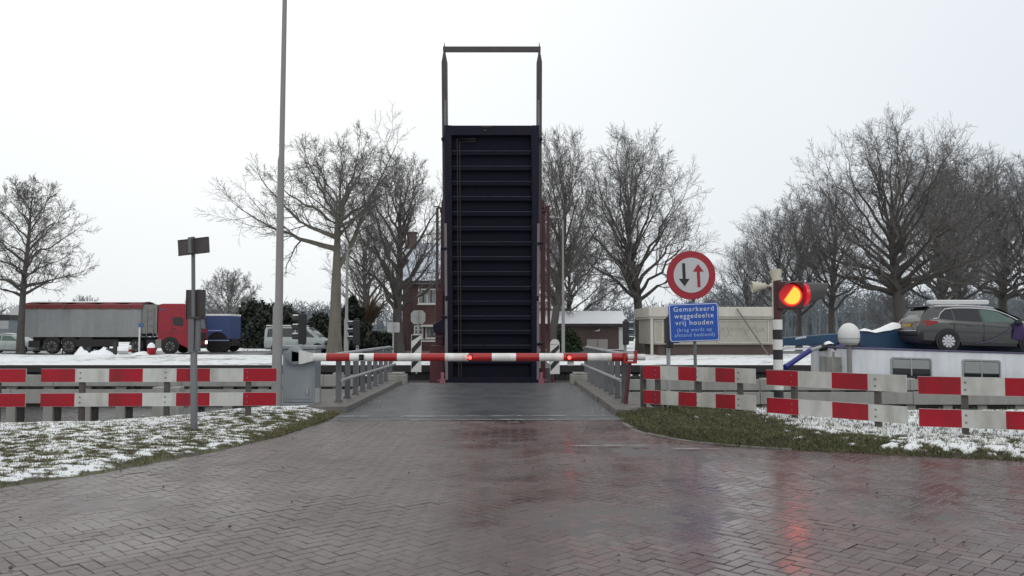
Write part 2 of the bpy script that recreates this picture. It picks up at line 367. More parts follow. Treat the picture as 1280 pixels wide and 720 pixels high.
# ================================================================== NEAR ROAD: herringbone of real bricks
def brick_road():
    rnd = random.Random(3)
    u = 0.108; th = R(45)
    c, s = math.cos(th), math.sin(th)
    mb_v = []; mb_f = []
    def in_left(x, y): return x < interp(XF_L, y) - 0.06
    def in_right(x, y): return x > 1.95 and y > interp(YF_R, x) + 0.06
    g = 0.0045
    for i in range(-170, 190):
        for j in range(-170, 190):
            k = (i - j) % 4
            if k == 0: w, h = 2, 1
            elif k == 3: w, h = 1, 2
            else: continue
            cx, cy = (i + w/2)*u, (j + h/2)*u
            X, Y = cx*c - cy*s, cx*s + cy*c + 9.5
            if not (-11 < X < 11 and 2.6 < Y < 15.25): continue
            if in_left(X, Y) or in_right(X, Y): continue
            if Y > 14.95 + 0.05*math.sin(X*3): continue
            wv = 0.010*mnoise.noise((X*0.5, Y*0.5, 3.3)) + 0.006*mnoise.noise((X*1.7, Y*1.7, 7.7))
            z = wv + rnd.gauss(0, 0.0010); tx = rnd.gauss(0, 0.0075); ty = rnd.gauss(0, 0.0075)
            rz = rnd.gauss(0, 0.012); cr, sr = math.cos(rz), math.sin(rz)
            hw, hh = w*u/2 - g/2, h*u/2 - g/2; b = 0.006
            o = len(mb_v)
            for (ex, ey, ez) in ((0,0,-0.0045), (b,b,0.0)):
                for (sx, sy) in ((-1,-1),(1,-1),(1,1),(-1,1)):
                    lx, ly = sx*(hw-ex), sy*(hh-ey)
                    lx, ly = lx*cr - ly*sr, lx*sr + ly*cr
                    lz = z + ez + lx*tx + ly*ty
                    mb_v.append((X + lx*c - ly*s, Y + lx*s + ly*c, lz))
            mb_f.append((o+4,o+5,o+6,o+7))
            for q in range(4):
                q2 = (q+1) % 4; mb_f.append((o+q, o+q2, o+4+q2, o+4+q))
    me = bpy.data.meshes.new('brick_road'); me.from_pydata(mb_v, [], mb_f); me.update()
    m = bpy.data.materials.new('wet clay paving bricks'); m.use_nodes = True
    nt = m.node_tree; N = nt.nodes; L = nt.links; b = N['Principled BSDF']
    geo = N.new('ShaderNodeNewGeometry'); tc = N.new('ShaderNodeTexCoord')
    def math_(op, x, y):
        n = N.new('ShaderNodeMath'); n.operation = op
        for i, q in enumerate((x, y)):
            if isinstance(q, (int, float)): n.inputs[i].default_value = q
            else: L.new(q, n.inputs[i])
        return n.outputs[0]
    def rng(x, a0, a1, b0, b1):
        n = N.new('ShaderNodeMapRange'); n.interpolation_type = 'SMOOTHSTEP'
        for i, q in enumerate((a0, a1, b0, b1)): n.inputs[i+1].default_value = q
        L.new(x, n.inputs[0]); return n.outputs[0]
    def noi(scale, det=5, dist=0.0, vec=None):
        n = N.new('ShaderNodeTexNoise'); n.inputs['Scale'].default_value = scale; n.inputs['Detail'].default_value = det; n.inputs['Distortion'].default_value = dist
        L.new(vec or tc.outputs['Object'], n.inputs['Vector']); return n.outputs['Fac']
    cr_ = N.new('ShaderNodeValToRGB'); e = cr_.color_ramp.elements
    e[0].position = 0; e[0].color = (0.0762, 0.0432, 0.0417, 1); e[1].position = 1; e[1].color = (0.1030, 0.0648, 0.0621, 1)
    k = e.new(0.35); k.color = (0.0862, 0.0518, 0.0503, 1); k = e.new(0.75); k.color = (0.0930, 0.0616, 0.0599, 1); k = e.new(0.93); k.color = (0.1075, 0.0529, 0.0481, 1)
    L.new(geo.outputs['Random Per Island'], cr_.inputs[0])
    sp = N.new('ShaderNodeSeparateXYZ'); L.new(tc.outputs['Object'], sp.inputs[0])
    # silt film dragged over the left half of the junction; the line of traffic and the right half are washed clean and wetter
    track = math_('ADD', sp.outputs[0], math_('MULTIPLY', math_('SUBTRACT', sp.outputs[1], 14.0), 0.10))
    silt = rng(math_('ADD', math_('MULTIPLY', noi(0.55, 6, 0.8), 2.6), track), -0.5, 1.4, 1.0, 0.0)
    patch = rng(noi(0.8, 7, 0.5), 0.52, 0.70, 0.0, 0.38)
    siltp = math_('MAXIMUM', math_('MULTIPLY', silt, rng(noi(1.7, 7), 0.25, 0.7, 0.72, 1.0)), patch)
    mx = N.new('ShaderNodeMix'); mx.data_type = 'RGBA'; mx.inputs[7].default_value = (0.1200, 0.1040, 0.1000, 1)
    L.new(math_('MULTIPLY', siltp, 0.85), mx.inputs[0]); L.new(cr_.outputs[0], mx.inputs[6])
    mu = N.new('ShaderNodeMix'); mu.data_type = 'RGBA'; mu.blend_type = 'MULTIPLY'; mu.inputs[0].default_value = 1
    L.new(mx.outputs[2], mu.inputs[6]); L.new(math_('MULTIPLY', rng(noi(22, 6), 0.2, 0.8, 0.78, 1.22), rng(noi(0.45, 5), 0.3, 0.7, 0.85, 1.15)), mu.inputs[7]); L.new(mu.outputs[2], b.inputs['Base Color'])
    rough = math_('ADD', rng(noi(1.1, 7, 0.7), 0.36, 0.68, 0.17, 0.34), math_('MULTIPLY', siltp, 0.20))
    L.new(rough, b.inputs['Roughness'])
    b.inputs['Specular IOR Level'].default_value = 0.5
    bp = N.new('ShaderNodeBump'); bp.inputs['Distance'].default_value = 0.004
    L.new(rng(siltp, 0.0, 1.0, 0.16, 0.42), bp.inputs['Strength'])
    L.new(noi(36, 4), bp.inputs['Height']); L.new(bp.outputs['Normal'], b.inputs['Normal'])
    me.materials.append(m)
    o = bpy.data.objects.new('brick_road', me); COL.objects.link(o); struct(o)
brick_road()
def joint_mat():
    m = mat('silty paving joints', (0.066, 0.053, 0.052), 0.4, var=0.3, scale=5)
    nt = m.node_tree; N = nt.nodes; L = nt.links; b = N['Principled BSDF']
    src = b.inputs['Base Color'].links[0].from_socket
    tc = N.new('ShaderNodeTexCoord'); sp = N.new('ShaderNodeSeparateXYZ'); L.new(tc.outputs['Object'], sp.inputs[0])
    r = N.new('ShaderNodeMapRange'); r.inputs[1].default_value = -3.0; r.inputs[2].default_value = 2.0; r.inputs[3].default_value = 0.8; r.inputs[4].default_value = 0.0
    L.new(sp.outputs[0], r.inputs[0])
    mx = N.new('ShaderNodeMix'); mx.data_type = 'RGBA'; mx.inputs[7].default_value = (0.098, 0.085, 0.084, 1)
    L.new(r.outputs[0], mx.inputs[0]); L.new(src, mx.inputs[6]); L.new(mx.outputs[2], b.inputs['Base Color'])
    return m
M['joint'] = joint_mat()
struct(MB().box(-200, 200, -60, 14.62, -0.6, -0.006).build('road_bed', M['joint']))

# ================================================================== CANAL, FAR BANK
def water_mat():
    m = bpy.data.materials.new('grey canal water'); m.use_nodes = True
    nt = m.node_tree; N = nt.nodes; L = nt.links; b = N['Principled BSDF']
    b.inputs['Base Color'].default_value = (0.045, 0.04, 0.04, 1); b.inputs['Roughness'].default_value = 0.12
    tc = N.new('ShaderNodeTexCoord'); n = N.new('ShaderNodeTexNoise'); n.inputs['Scale'].default_value = 2.2; n.inputs['Detail'].default_value = 5
    mp = N.new('ShaderNodeMapping'); mp.inputs['Scale'].default_value = (1, 2.2, 1); L.new(tc.outputs['Object'], mp.inputs[0]); L.new(mp.outputs[0], n.inputs['Vector'])
    bp = N.new('ShaderNodeBump'); bp.inputs['Strength'].default_value = 0.5; bp.inputs['Distance'].default_value = 0.08
    L.new(n.outputs['Fac'], bp.inputs['Height']); L.new(bp.outputs['Normal'], b.inputs['Normal'])
    return m
M['water'] = water_mat()
o = MB().add([(-900,14,WATER),(900,14,WATER),(900,40,WATER),(-900,40,WATER)], [(0,1,2,3)]).build('canal_water', M['water']); struct(o)

def snow_ground_mat(name, grass, thr, soft, scale):
    m = bpy.data.materials.new(name); m.use_nodes = True
    nt = m.node_tree; N = nt.nodes; L = nt.links; b = N['Principled BSDF']; b.inputs['Roughness'].default_value = 0.8
    tc = N.new('ShaderNodeTexCoord')
    n1 = N.new('ShaderNodeTexNoise'); n1.inputs['Scale'].default_value = scale; n1.inputs['Detail'].default_value = 9; n1.inputs['Roughness'].default_value = 0.65
    L.new(tc.outputs['Object'], n1.inputs['Vector'])
    n0 = N.new('ShaderNodeTexNoise'); n0.inputs['Scale'].default_value = scale*0.13; n0.inputs['Detail'].default_value = 4; L.new(tc.outputs['Object'], n0.inputs['Vector'])
    av = N.new('ShaderNodeMath'); av.operation = 'MULTIPLY_ADD'; av.inputs[1].default_value = 0.6; L.new(n0.outputs['Fac'], av.inputs[0]); L.new(n1.outputs['Fac'], av.inputs[2])
    r = N.new('ShaderNodeMapRange'); r.inputs[1].default_value = thr; r.inputs[2].default_value = thr+soft; L.new(av.outputs[0], r.inputs[0])
    mx = N.new('ShaderNodeMix'); mx.data_type = 'RGBA'; mx.inputs[6].default_value = (*grass, 1); mx.inputs[7].default_value = (0.80, 0.825, 0.84, 1)
    L.new(r.outputs[0], mx.inputs[0]); L.new(mx.outputs[2], b.inputs['Base Color'])
    bp = N.new('ShaderNodeBump'); bp.inputs['Strength'].default_value = 0.6; bp.inputs['Distance'].default_value = 0.08
    L.new(av.outputs[0], bp.inputs['Height']); L.new(bp.outputs['Normal'], b.inputs['Normal'])
    return m
M['far_snow'] = snow_ground_mat('patchy snow over far grass', (0.16, 0.17, 0.12), 0.62, 0.14, 1.6)
M['far_field'] = snow_ground_mat('snowy field', (0.20, 0.21, 0.17), 0.60, 0.25, 0.3)

def far_ground():
    # bank slope rising from the quay, then level to the horizon
    rows = [(38.0, -0.02), (38.3, 0.03), (40, 0.03), (44, 0.06), (48, 0.10), (51.3, 0.16), (52.0, 0.08)]
    xs = [-900] + [x for x in range(-80, 81, 2)] + [900]
    vs = []; fs = []
    for (y, z) in rows:
        for x in xs:
            vs.append((x, y, z + (0.07*mnoise.noise((x*0.35, y*0.5, 1.0)) + 0.05*mnoise.noise((x*1.1, y*1.3, 5.0)) if 39 < y < 51.9 else 0)))
    n = len(xs)
    for i in range(len(rows)-1):
        for j in range(n-1): fs.append((i*n+j, i*n+j+1, (i+1)*n+j+1, (i+1)*n+j))
    b = MB(); b.add(vs, fs); o = b.build('far_bank', M['far_snow'], smooth=60); struct(o)
    struct(MB().box(-900, 900, 52.0, 66, -1.5, 0.05).build('far_road', M['asphalt_far']))
    o = MB().add([(-3000,66,0.12),(3000,66,0.12),(3000,4000,0.12),(-3000,4000,0.12)], [(0,1,2,3)]).build('field', M['far_field']); struct(o)
    struct(MB().box(-900, 900, 38.02, 52.0, -3, -0.10).build('far_bank_base', M['quay']))
    b = MB()
    rnd = random.Random(8)
    x = -120.0
    while x < 120:
        b.box(x, x+0.22, 37.85+rnd.uniform(0,.04), 38.02, WATER-1, -0.02 + rnd.uniform(-.02,.04)); x += 0.235
    b.box(-120, 120, 37.70, 37.85, -0.26, 0.055)
    tag(b.build('quay_wall', M['quay']), 'dark timber quay wall along the far side of the canal', 'quay wall')
M['asphalt_far'] = mat('wet far road asphalt', (0.10, 0.10, 0.105), 0.4, var=0.25, scale=0.6)
far_ground()

# ================================================================== APPROACH SPAN
def asphalt_mat():
    m = mat('wet asphalt of the span', (0.076, 0.079, 0.087), 0.30, var=0.22, scale=1.2, bump=0.12, bscale=90, dirt=(0.105, 0.10, 0.097), damount=0.7, dscale=0.7)
    return m
M['asphalt'] = asphalt_mat()
def span_grid(x0, x1, y0, y1, z, nx=2, ny=8):
    vs = []; fs = []
    for j in range(ny+1):
        Y = lerp(y0, y1, j/ny)
        for i in range(nx+1): vs.append((axc(Y) + lerp(x0, x1, i/nx), Y, z))
    for j in range(ny):
        for i in range(nx): a = j*(nx+1)+i; fs.append((a, a+1, a+nx+2, a+nx+1))
    return vs, fs
NEAR_END = 25.6
b = MB(); b.add(*span_grid(-HALF, HALF, 14.85, NEAR_END, 0.006)); struct(b.build('bridge_road', M['asphalt']))
b = MB(); b.box(axc(20)-3.4, axc(20)+3.4, 14.63, NEAR_END+0.02, -0.75, -0.004); struct(b.build('bridge_deck', M['concrete_wet']))
b = MB()
for k in range(3): b.box(axc(20)-3.2, axc(20)+3.2, 17+3.6*k, 17.5+3.6*k, -3, -0.76)
struct(b.build('bridge_piers', M['concrete_wet']))
# bridge joints: worn white slush lines in the surface
def slush_line(name, segs, z, seed):
    rnd = random.Random(seed); b = MB()
    for (x0, y0, x1, y1, w) in segs:
        x = x0
        while x < x1:
            L = rnd.uniform(0.12, 0.5)
            t = (x-x0)/(x1-x0); y = lerp(y0, y1, t) + rnd.gauss(0, 0.015)
            if rnd.random() < 0.8:
                ww = w*rnd.uniform(0.3, 1.1); n = 5; vs = []
                for i in range(n+1):
                    q = x + L*i/n; d = ww*math.sin(math.pi*(i+.15)/(n+.3))*rnd.uniform(.7,1.2)
                    vs += [(q, y-d/2, z), (q, y+d/2, z)]
                b.add(vs, [(2*i, 2*i+2, 2*i+3, 2*i+1) for i in range(n)])
            x += L*rnd.uniform(0.75, 1.05)
    o = b.build(name, M['slush']); struct(o)
M['slush'] = mat('thin slush', (0.52, 0.53, 0.54), 0.6, var=0.25, scale=8)
slush_line('bridge_joint', [(-3.3, 15.42, 1.95, 15.58, 0.06), (-3.2, 14.72, 2.0, 14.95, 0.05)], 0.026, 2)
slush_line('paving_seam', [(0.45, 11.55, 2.3, 11.5, 0.045), (2.15, 11.25, 2.65, 11.2, 0.05), (-2.0, 11.9, 0.3, 11.75, 0.012)], 0.022, 5)

# kerbs
for sgn in (-1, 1):
    b = MB(); y = 15.75 if sgn > 0 else 16.3; k = 0
    rnd = random.Random(5+sgn)
    while y < NEAR_END:
        y2 = min(NEAR_END, y + 0.995)
        a, c = HALF - 0.02 + rnd.gauss(0, .006), 3.42
        xs = sorted([axc(y+.5) + sgn*a, axc(y+.5) + sgn*c])
        b.box(xs[0], xs[1], y, y2 - 0.012, -0.55, 0.125 + rnd.gauss(0, .004)); y = y2
    o = b.build('kerb', M['concrete_wet'], bevel=0.012); struct(o)

def kerb_grit():
    rnd = random.Random(31); b = MB()
    for _ in range(420):
        sg = -1 if rnd.random() < .4 else 1
        y = rnd.uniform(15.6, 25.3); o = HALF - abs(rnd.gauss(0, .22)) - .03
        x = axc(y) + sg*o; r = rnd.uniform(.004, .014); k = rnd.randrange(3); k = 0 if k < 2 else (1 if rnd.random() < .5 else 0)
        b.lathe([(r, 0), (r*.8, r*.5), (r*.3, r*.75)], (x, y, .006), n=5, mi=k)
    tag(b.build('grit', [M['concrete_wet'], M['slush']]), 'loose grit and slush crumbs along the kerbs of the bridge approach', 'grit', kind='stuff')
kerb_grit()
# ================================================================== VERGES: displaced ground, blades
def fbm(x, y, s, z=0.0, oct=3):
    a = 1.0; t = 0.0; n = 0.0
    for _ in range(oct):
        t += a*mnoise.noise((x*s, y*s, z)); n += a; a *= 0.55; s *= 2.1
    return t/n

def left_depth(x, y):
    """distance in from the front edge (positive inside the verge)"""
    return (interp(XF_L, y) - x) * (0.75 if y > 9 else 0.6)
def snow_left(x, y):
    d = left_depth(x, y)
    back = interp(BANK_L, x) - y
    s = 0.42 + fbm(x*.8, y*1.25, 6.0, 2.0, 3)*1.7 + fbm(x, y, 1.1, 9.0, 2)*0.5
    s += 0.35*sstep(1.6, 0.1, back) + 0.20*sstep(-4, -7.5, x)*0.2
    s -= 1.3*sstep(0.42 + 0.25*fbm(x, y, 0.6, 4, 1), 0.0, d)
    s -= 1.0*sstep(-3.75, -3.3, x)*sstep(13.2, 14.6, y)
    return s
def ground_left(x, y):
    d = left_depth(x, y)
    back = interp(BANK_L, x) - y
    z = -0.02 + 0.075*sstep(-0.05, 0.6, d) + 0.03*sstep(0.5, 3, d) + 0.020*fbm(x, y, 3.0, 1.0, 3)*sstep(0, .4, d)
    z += 0.05*sstep(-3.5, -4.2, x)*sstep(13.5, 15.5, y)
    sn = max(0.0, min(1.0, snow_left(x, y)*1.15 + .12))
    z += 0.014*sn
    if back < 0: z += back*1.1
    return max(z, -1.6), sn
def right_depth(x, y):
    a = y - interp(YF_R, x)
    return min(a, x - 1.95 + max(0, y-15)*0.2) if x < 3 else a
def snow_right(x, y):
    d = right_depth(x, y)
    s = -0.60 + fbm(x, y, 5.0, 2.0, 3)*1.8 + fbm(x, y, 0.8, 9.0, 2)*0.6
    s += 0.66*sstep(4.1, 6.0, x + 0.15*(y-12)) + 1.05*sstep(11.7, 13.0, y)*sstep(3.9, 4.9, x) + 0.35*sstep(3.2,4.8,x) + 0.35*fbm(x, y*2.5, 1.3, 6.0, 2)
    s -= 1.2*sstep(0.5, 0.05, d)
    return s
def ground_right(x, y):
    d = right_depth(x, y)
    z = -0.03 + 0.11*sstep(-0.05, 0.7, d) + 0.07*sstep(0.6, 2.6, d)*sstep(6.0, 3.5, x) + 0.03*fbm(x, y, 2.2, 1.0, 3)*sstep(0, .5, d)
    sn = max(0.0, min(1.0, snow_right(x, y)*2.2))
    z += 0.04*sn
    back = interp(BANK_R, x) - y
    if back < 0: z += back*1.1
    return max(z, -1.6), sn
def verge_mat():
    m = bpy.data.materials.new('winter verge'); m.use_nodes = True
    nt = m.node_tree; N = nt.nodes; L = nt.links; b = N['Principled BSDF']; b.inputs['Roughness'].default_value = 0.75
    at = N.new('ShaderNodeAttribute'); at.attribute_name = 'snow'
    tc = N.new('ShaderNodeTexCoord'); n = N.new('ShaderNodeTexNoise'); n.inputs['Scale'].default_value = 22; n.inputs['Detail'].default_value = 9; n.inputs['Roughness'].default_value = 0.7
    mpv = N.new('ShaderNodeMapping'); mpv.inputs['Scale'].default_value = (0.8, 1.3, 1.0); L.new(tc.outputs['Object'], mpv.inputs[0]); L.new(mpv.outputs[0], n.inputs['Vector'])
    n2 = N.new('ShaderNodeTexNoise'); n2.inputs['Scale'].default_value = 2.2; n2.inputs['Detail'].default_value = 7; L.new(tc.outputs['Object'], n2.inputs['Vector'])
    g = N.new('ShaderNodeValToRGB'); e = g.color_ramp.elements
    e[0].position = 0.35; e[0].color = (0.052, 0.042, 0.034, 1); e[1].position = 0.65; e[1].color = (0.085, 0.092, 0.040, 1)
    L.new(n2.outputs['Fac'], g.inputs[0])
    ad = N.new('ShaderNodeMath'); ad.operation = 'MULTIPLY_ADD'; ad.inputs[1].default_value = 1.7; ad.inputs[2].default_value = -0.85; L.new(n.outputs['Fac'], ad.inputs[0])
    sm = N.new('ShaderNodeMath'); L.new(at.outputs['Fac'], sm.inputs[0]); L.new(ad.outputs[0], sm.inputs[1])
    r = N.new('ShaderNodeMapRange'); r.inputs[1].default_value = 0.28; r.inputs[2].default_value = 0.60; L.new(sm.outputs[0], r.inputs[0])
    mx = N.new('ShaderNodeMix'); mx.data_type = 'RGBA'; mx.inputs[7].default_value = (0.80, 0.825, 0.84, 1)
    L.new(r.outputs[0], mx.inputs[0]); L.new(g.outputs[0], mx.inputs[6]); L.new(mx.outputs[2], b.inputs['Base Color'])
    bp = N.new('ShaderNodeBump'); bp.inputs['Strength'].default_value = 0.7; bp.inputs['Distance'].default_value = 0.03
    L.new(n.outputs['Fac'], bp.inputs['Height']); L.new(bp.outputs['Normal'], b.inputs['Normal'])
    return m
M['verge'] = verge_mat()
def verge(name, fn, depth, x0, x1, y0, y1, step):
    nx, ny = int((x1-x0)/step), int((y1-y0)/step)
    idx = {}; vs = []; sn = []; fs = []
    for j in range(ny+1):
        for i in range(nx+1):
            x, y = x0 + i*step, y0 + j*step
            if depth(x, y) < -0.12: continue
            z, s = fn(x, y); idx[(i, j)] = len(vs); vs.append((x, y, z)); sn.append(s)
    for j in range(ny):
        for i in range(nx):
            q = [idx.get(k) for k in ((i,j),(i+1,j),(i+1,j+1),(i,j+1))]
            if None not in q: fs.append(tuple(q))
    me = bpy.data.meshes.new(name); me.from_pydata(vs, [], fs)
    a = me.attributes.new('snow', 'FLOAT', 'POINT'); a.data.foreach_set('value', sn)
    me.polygons.foreach_set('use_smooth', [True]*len(me.polygons)); me.materials.append(M['verge']); me.update()
    o = bpy.data.objects.new(name, me); COL.objects.link(o); struct(o)
verge('verge', ground_left, left_depth, -12.5, -3.0, 3.2, 18.2, 0.045)
verge('verge', ground_right, right_depth, 1.95, 12.5, 8.6, 17.0, 0.045)
# coarse continuation of both verges to the sides
def far_verge(name, fn, x0, x1, y0, y1):
    vs = []; fs = []; n = 24; k = 40
    for j in range(n+1):
        for i in range(k+1):
            x, y = lerp(x0, x1, i/k), lerp(y0, y1, j/n); z, s = fn(x, y); vs.append((x, y, z))
    for j in range(n):
        for i in range(k): a = j*(k+1)+i; fs.append((a, a+1, a+k+2, a+k+1))
    b = MB(); b.add(vs, fs); struct(b.build(name, M['far_snow'], smooth=60))
far_verge('verge', ground_left, -80, -12.4, 4, 17); far_verge('verge', ground_right, 12.4, 80, 6, 17)

def blades(name, n, seed, sampler, cols, hmin, hmax, label):
    rnd = random.Random(seed); vs = []; fs = []; ms = []
    made = 0; tries = 0
    while made < n and tries < n*12:
        tries += 1
        p = sampler(rnd)
        if p is None: continue
        x, y, z, k = p
        for q in range(rnd.randint(2, 4)):
            h = rnd.uniform(hmin, hmax)*k; a = rnd.uniform(0, 2*math.pi); w = rnd.uniform(0.002, 0.0045)
            lean = rnd.uniform(0.3, 1.9)*h; la = rnd.uniform(0, 2*math.pi)
            dx, dy = math.cos(a)*w, math.sin(a)*w
            bx, by = x + rnd.gauss(0, .012), y + rnd.gauss(0, .012)
            mxx, myy = bx + math.cos(la)*lean*.35, by + math.sin(la)*lean*.35
            tx, ty = bx + math.cos(la)*lean, by + math.sin(la)*lean
            o = len(vs)
            vs += [(bx-dx,by-dy,z-.01),(bx+dx,by+dy,z-.01),(mxx+dx*.8,myy+dy*.8,z+h*.62),(mxx-dx*.8,myy-dy*.8,z+h*.62),(tx,ty,z+h*rnd.uniform(.7,1))]
            fs += [(o,o+1,o+2,o+3),(o+3,o+2,o+4)]; c = rnd.randrange(len(cols)); ms += [c, c]
        made += 1
    b = MB(); b.v = vs; b.f = fs; b.m = ms
    tag(b.build(name, cols), label, 'grass', kind='stuff')
G = [mat('grass blade green', (0.115, 0.15, 0.042), 0.6, var=0.4), mat('grass blade dull', (0.125, 0.118, 0.052), 0.6, var=0.4),
     mat('grass blade straw', (0.19, 0.16, 0.09), 0.7, var=0.3), mat('grass blade dark', (0.072, 0.092, 0.03), 0.6, var=0.4), mat('dead weed brown', (0.052, 0.036, 0.025), 0.7, var=0.4)]
def samp_left(r):
    x, y = r.uniform(-10, -3.1), r.uniform(6.0, 16.2)
    if left_depth(x, y) < 0.12 + 0.50*r.random()*sstep(-3.5, -4.2, x) or interp(BANK_L, x) - y < -0.2: return None
    if abs(x)/y > 0.66: return None
    z, s = ground_left(x, y)
    if s > 0.55 and r.random() > 0.12: return None
    return x, y, z, (0.55 if s > 0.2 else 1.0)*(1.0 + 0.6*sstep(-4.0, -3.3, x)*sstep(13, 15, y))
blades('grass', 21000, 11, samp_left, [G[0], G[1], G[2], G[1], G[4]], 0.018, 0.055, 'short winter grass poking through patchy snow left of the brick road')
def samp_right(r):
    x, y = r.uniform(2.0, 9.5), r.uniform(9.6, 16.0)
    if right_depth(x, y) < 0.05: return None
    z, s = ground_right(x, y)
    if s > 0.45 and r.random() > 0.08: return None
    return x, y, z, 1.0 + 0.5*sstep(5.5, 3.0, x)
blades('grass', 24000, 12, samp_right, [G[0], G[1], G[3], G[2], G[3], G[4], G[4]], 0.022, 0.07, 'long ragged green grass and weeds in front of the right red and white boards')

# kerb stones, puddle by the right verge
def verge_kerb():
    pts = [Vector((1.93, 14.3, 0)), Vector((1.96, 13.6, 0)), Vector((2.10, 12.95, 0)), Vector((2.32, 12.4, 0)), Vector((2.66, 11.92, 0)), Vector((3.15, 11.55, 0)), Vector((3.8, 11.25, 0))]
    rnd = random.Random(2); b = MB()
    for p, q in zip(pts, pts[1:]):
        d = (q-p).normalized(); h = rnd.uniform(-.004, .012)
        b.beam(p + d*.01 + Vector((0,0,h-.08)), q - d*.01 + Vector((0,0,h-.08 + rnd.uniform(-.008,.008))), .09, .19)
    struct(b.build('verge_kerb', M['concrete_wet'], bevel=.012))
verge_kerb()
# small debris on the paving
rnd = random.Random(77)
deb = MB()
for _ in range(70):
    x = rnd.uniform(-5, 5); y = rnd.uniform(5.4, 14)
    if x < interp(XF_L, y) or (x > 2 and y > interp(YF_R, x) - .1): continue
    r = rnd.uniform(.006, .018)
    deb.lathe([(r*.6, 0), (r, r*.5), (r*.5, r)], (x, y, 0.012), n=6)
tag(deb.build('grit', M['post_brown']), 'scattered dark grit and leaf bits on the wet paving', 'grit', kind='stuff')
# ================================================================== RAILINGS ON THE SPAN
def railing(sgn, label):
    off = 2.98
    def P(Y, z): return Vector((axc(Y) + sgn*off, Y, z))
    y0 = 17.3 if sgn < 0 else 17.25; y1 = 25.3
    t = thing('bridge_railing', label, 'railing', P(y0, 0.12), 0, 'railings of the approach span')
    zt = 1.12
    end = P(y1, zt)
    b = MB(); b.tube([P(y0-.25, zt), P(20, zt), P(y1-.25, zt), P(y1, zt-.02), P(y1+.5, zt-.06)], 0.040, 10)
    b.build('top_rail', M['galv'], t, smooth=50)
    b = MB(); dx_ = Vector((-sgn*.095, 0, 0)); b.tube([P(y0-.1, .585)+dx_, P(20, .585)+dx_, P(y1+.3, .585)+dx_], 0.034, 10)
    b.build('mid_rail', M['galv'], t, smooth=50)
    n = 9
    for k in range(n):
        y = lerp(y0+.02, y1-.1, k/(n-1))
        b = MB(); q = P(y, 0)
        b.box(q.x-.06, q.x+.06, y-.008, y+.008, .13, zt-.01); b.box(q.x-.008, q.x+.008, y+.0085, y+.09, .13, zt-.02)
        b.box(q.x-.09, q.x+.09, y-.10, y+.10, .118, .135)
        for (ex, ey) in ((-.06,-.07),(.06,-.07),(-.06,.07),(.06,.07)): b.tube([(q.x+ex, y+ey, .135), (q.x+ex, y+ey, .155)], .012, 6)
        b.build('post', M['galv_dark'], t)
railing(-1, 'grey steel railing along the left kerb of the bridge approach, beginning behind the barrier cabinet')
railing(1, 'grey steel railing along the right kerb, beginning at the red boom rest')
# concrete end blocks and striped hazard boards at the end of the span
for sgn in (-1, 1):
    b = MB(); x = axc(25.4) + sgn*2.95
    b.box(x-.43, x+.43, 24.9, 25.75, -.3, .28); b.box(x-.36, x+.36, 25.0, 25.7, .281, .34)
    side = 'left' if sgn < 0 else 'right'
    tag(b.build('kerb_block', M['concrete'], bevel=.02), 'low grey concrete block ending the %s kerb below the striped hazard board' % side, 'concrete block')
def hazard_board(x, y, z0, z1, w, flip, label, curved=False):
    t = thing('hazard_board', label, 'hazard board', (x, y, .3), 0, 'black and white hazard boards at the bridge end')
    n = 12
    out = [(-w/2, z0), (w/2, z0)]
    if curved: out += [(w/2*math.cos(a), z1 - w/2 + w/2*math.sin(a)) for a in [R(k*18) for k in range(11)]]
    else: out += [(w/2, z1), (-w/2, z1)]
    b = MB(); b.prism([(x+a, c) for a, c in out], y, y+.03)
    b.build('panel', M['stripe_white'], t)
    b = MB(); h = w*1.05; s = w*1.0*flip; z = z0 + (.08 if flip > 0 else .30)
    while z < z1 - .15:
        zz = [z, z+s, z+s+h*.62, z+h*.62]
        poly = [(x-w/2+.012, zz[0]), (x+w/2-.012, zz[1]), (x+w/2-.012, zz[2]), (x-w/2+.012, zz[3])]
        poly = [(a, min(max(c, z0+.02), z1-(.16 if curved else .02))) for a, c in poly]
        b.prism(poly, y-.004, y-.0015); z += h*1.32
    b.build('black_stripes', M['sign_black'], t)
    b = MB(); b.tube([(x, y+.06, .3), (x, y+.06, z1-.1)], .025, 8); b.build('post', M['galv'], t)
hazard_board(px(520.5, 25.2), 25.2, .36, 1.50, .31, 1, 'black and white diagonal striped hazard board at the left end of the bridge railing')
hazard_board(px(693.5, 25.2), 25.2, .30, 1.36, .29, 1, 'round topped black and white hazard board at the right end of the bridge railing', True)

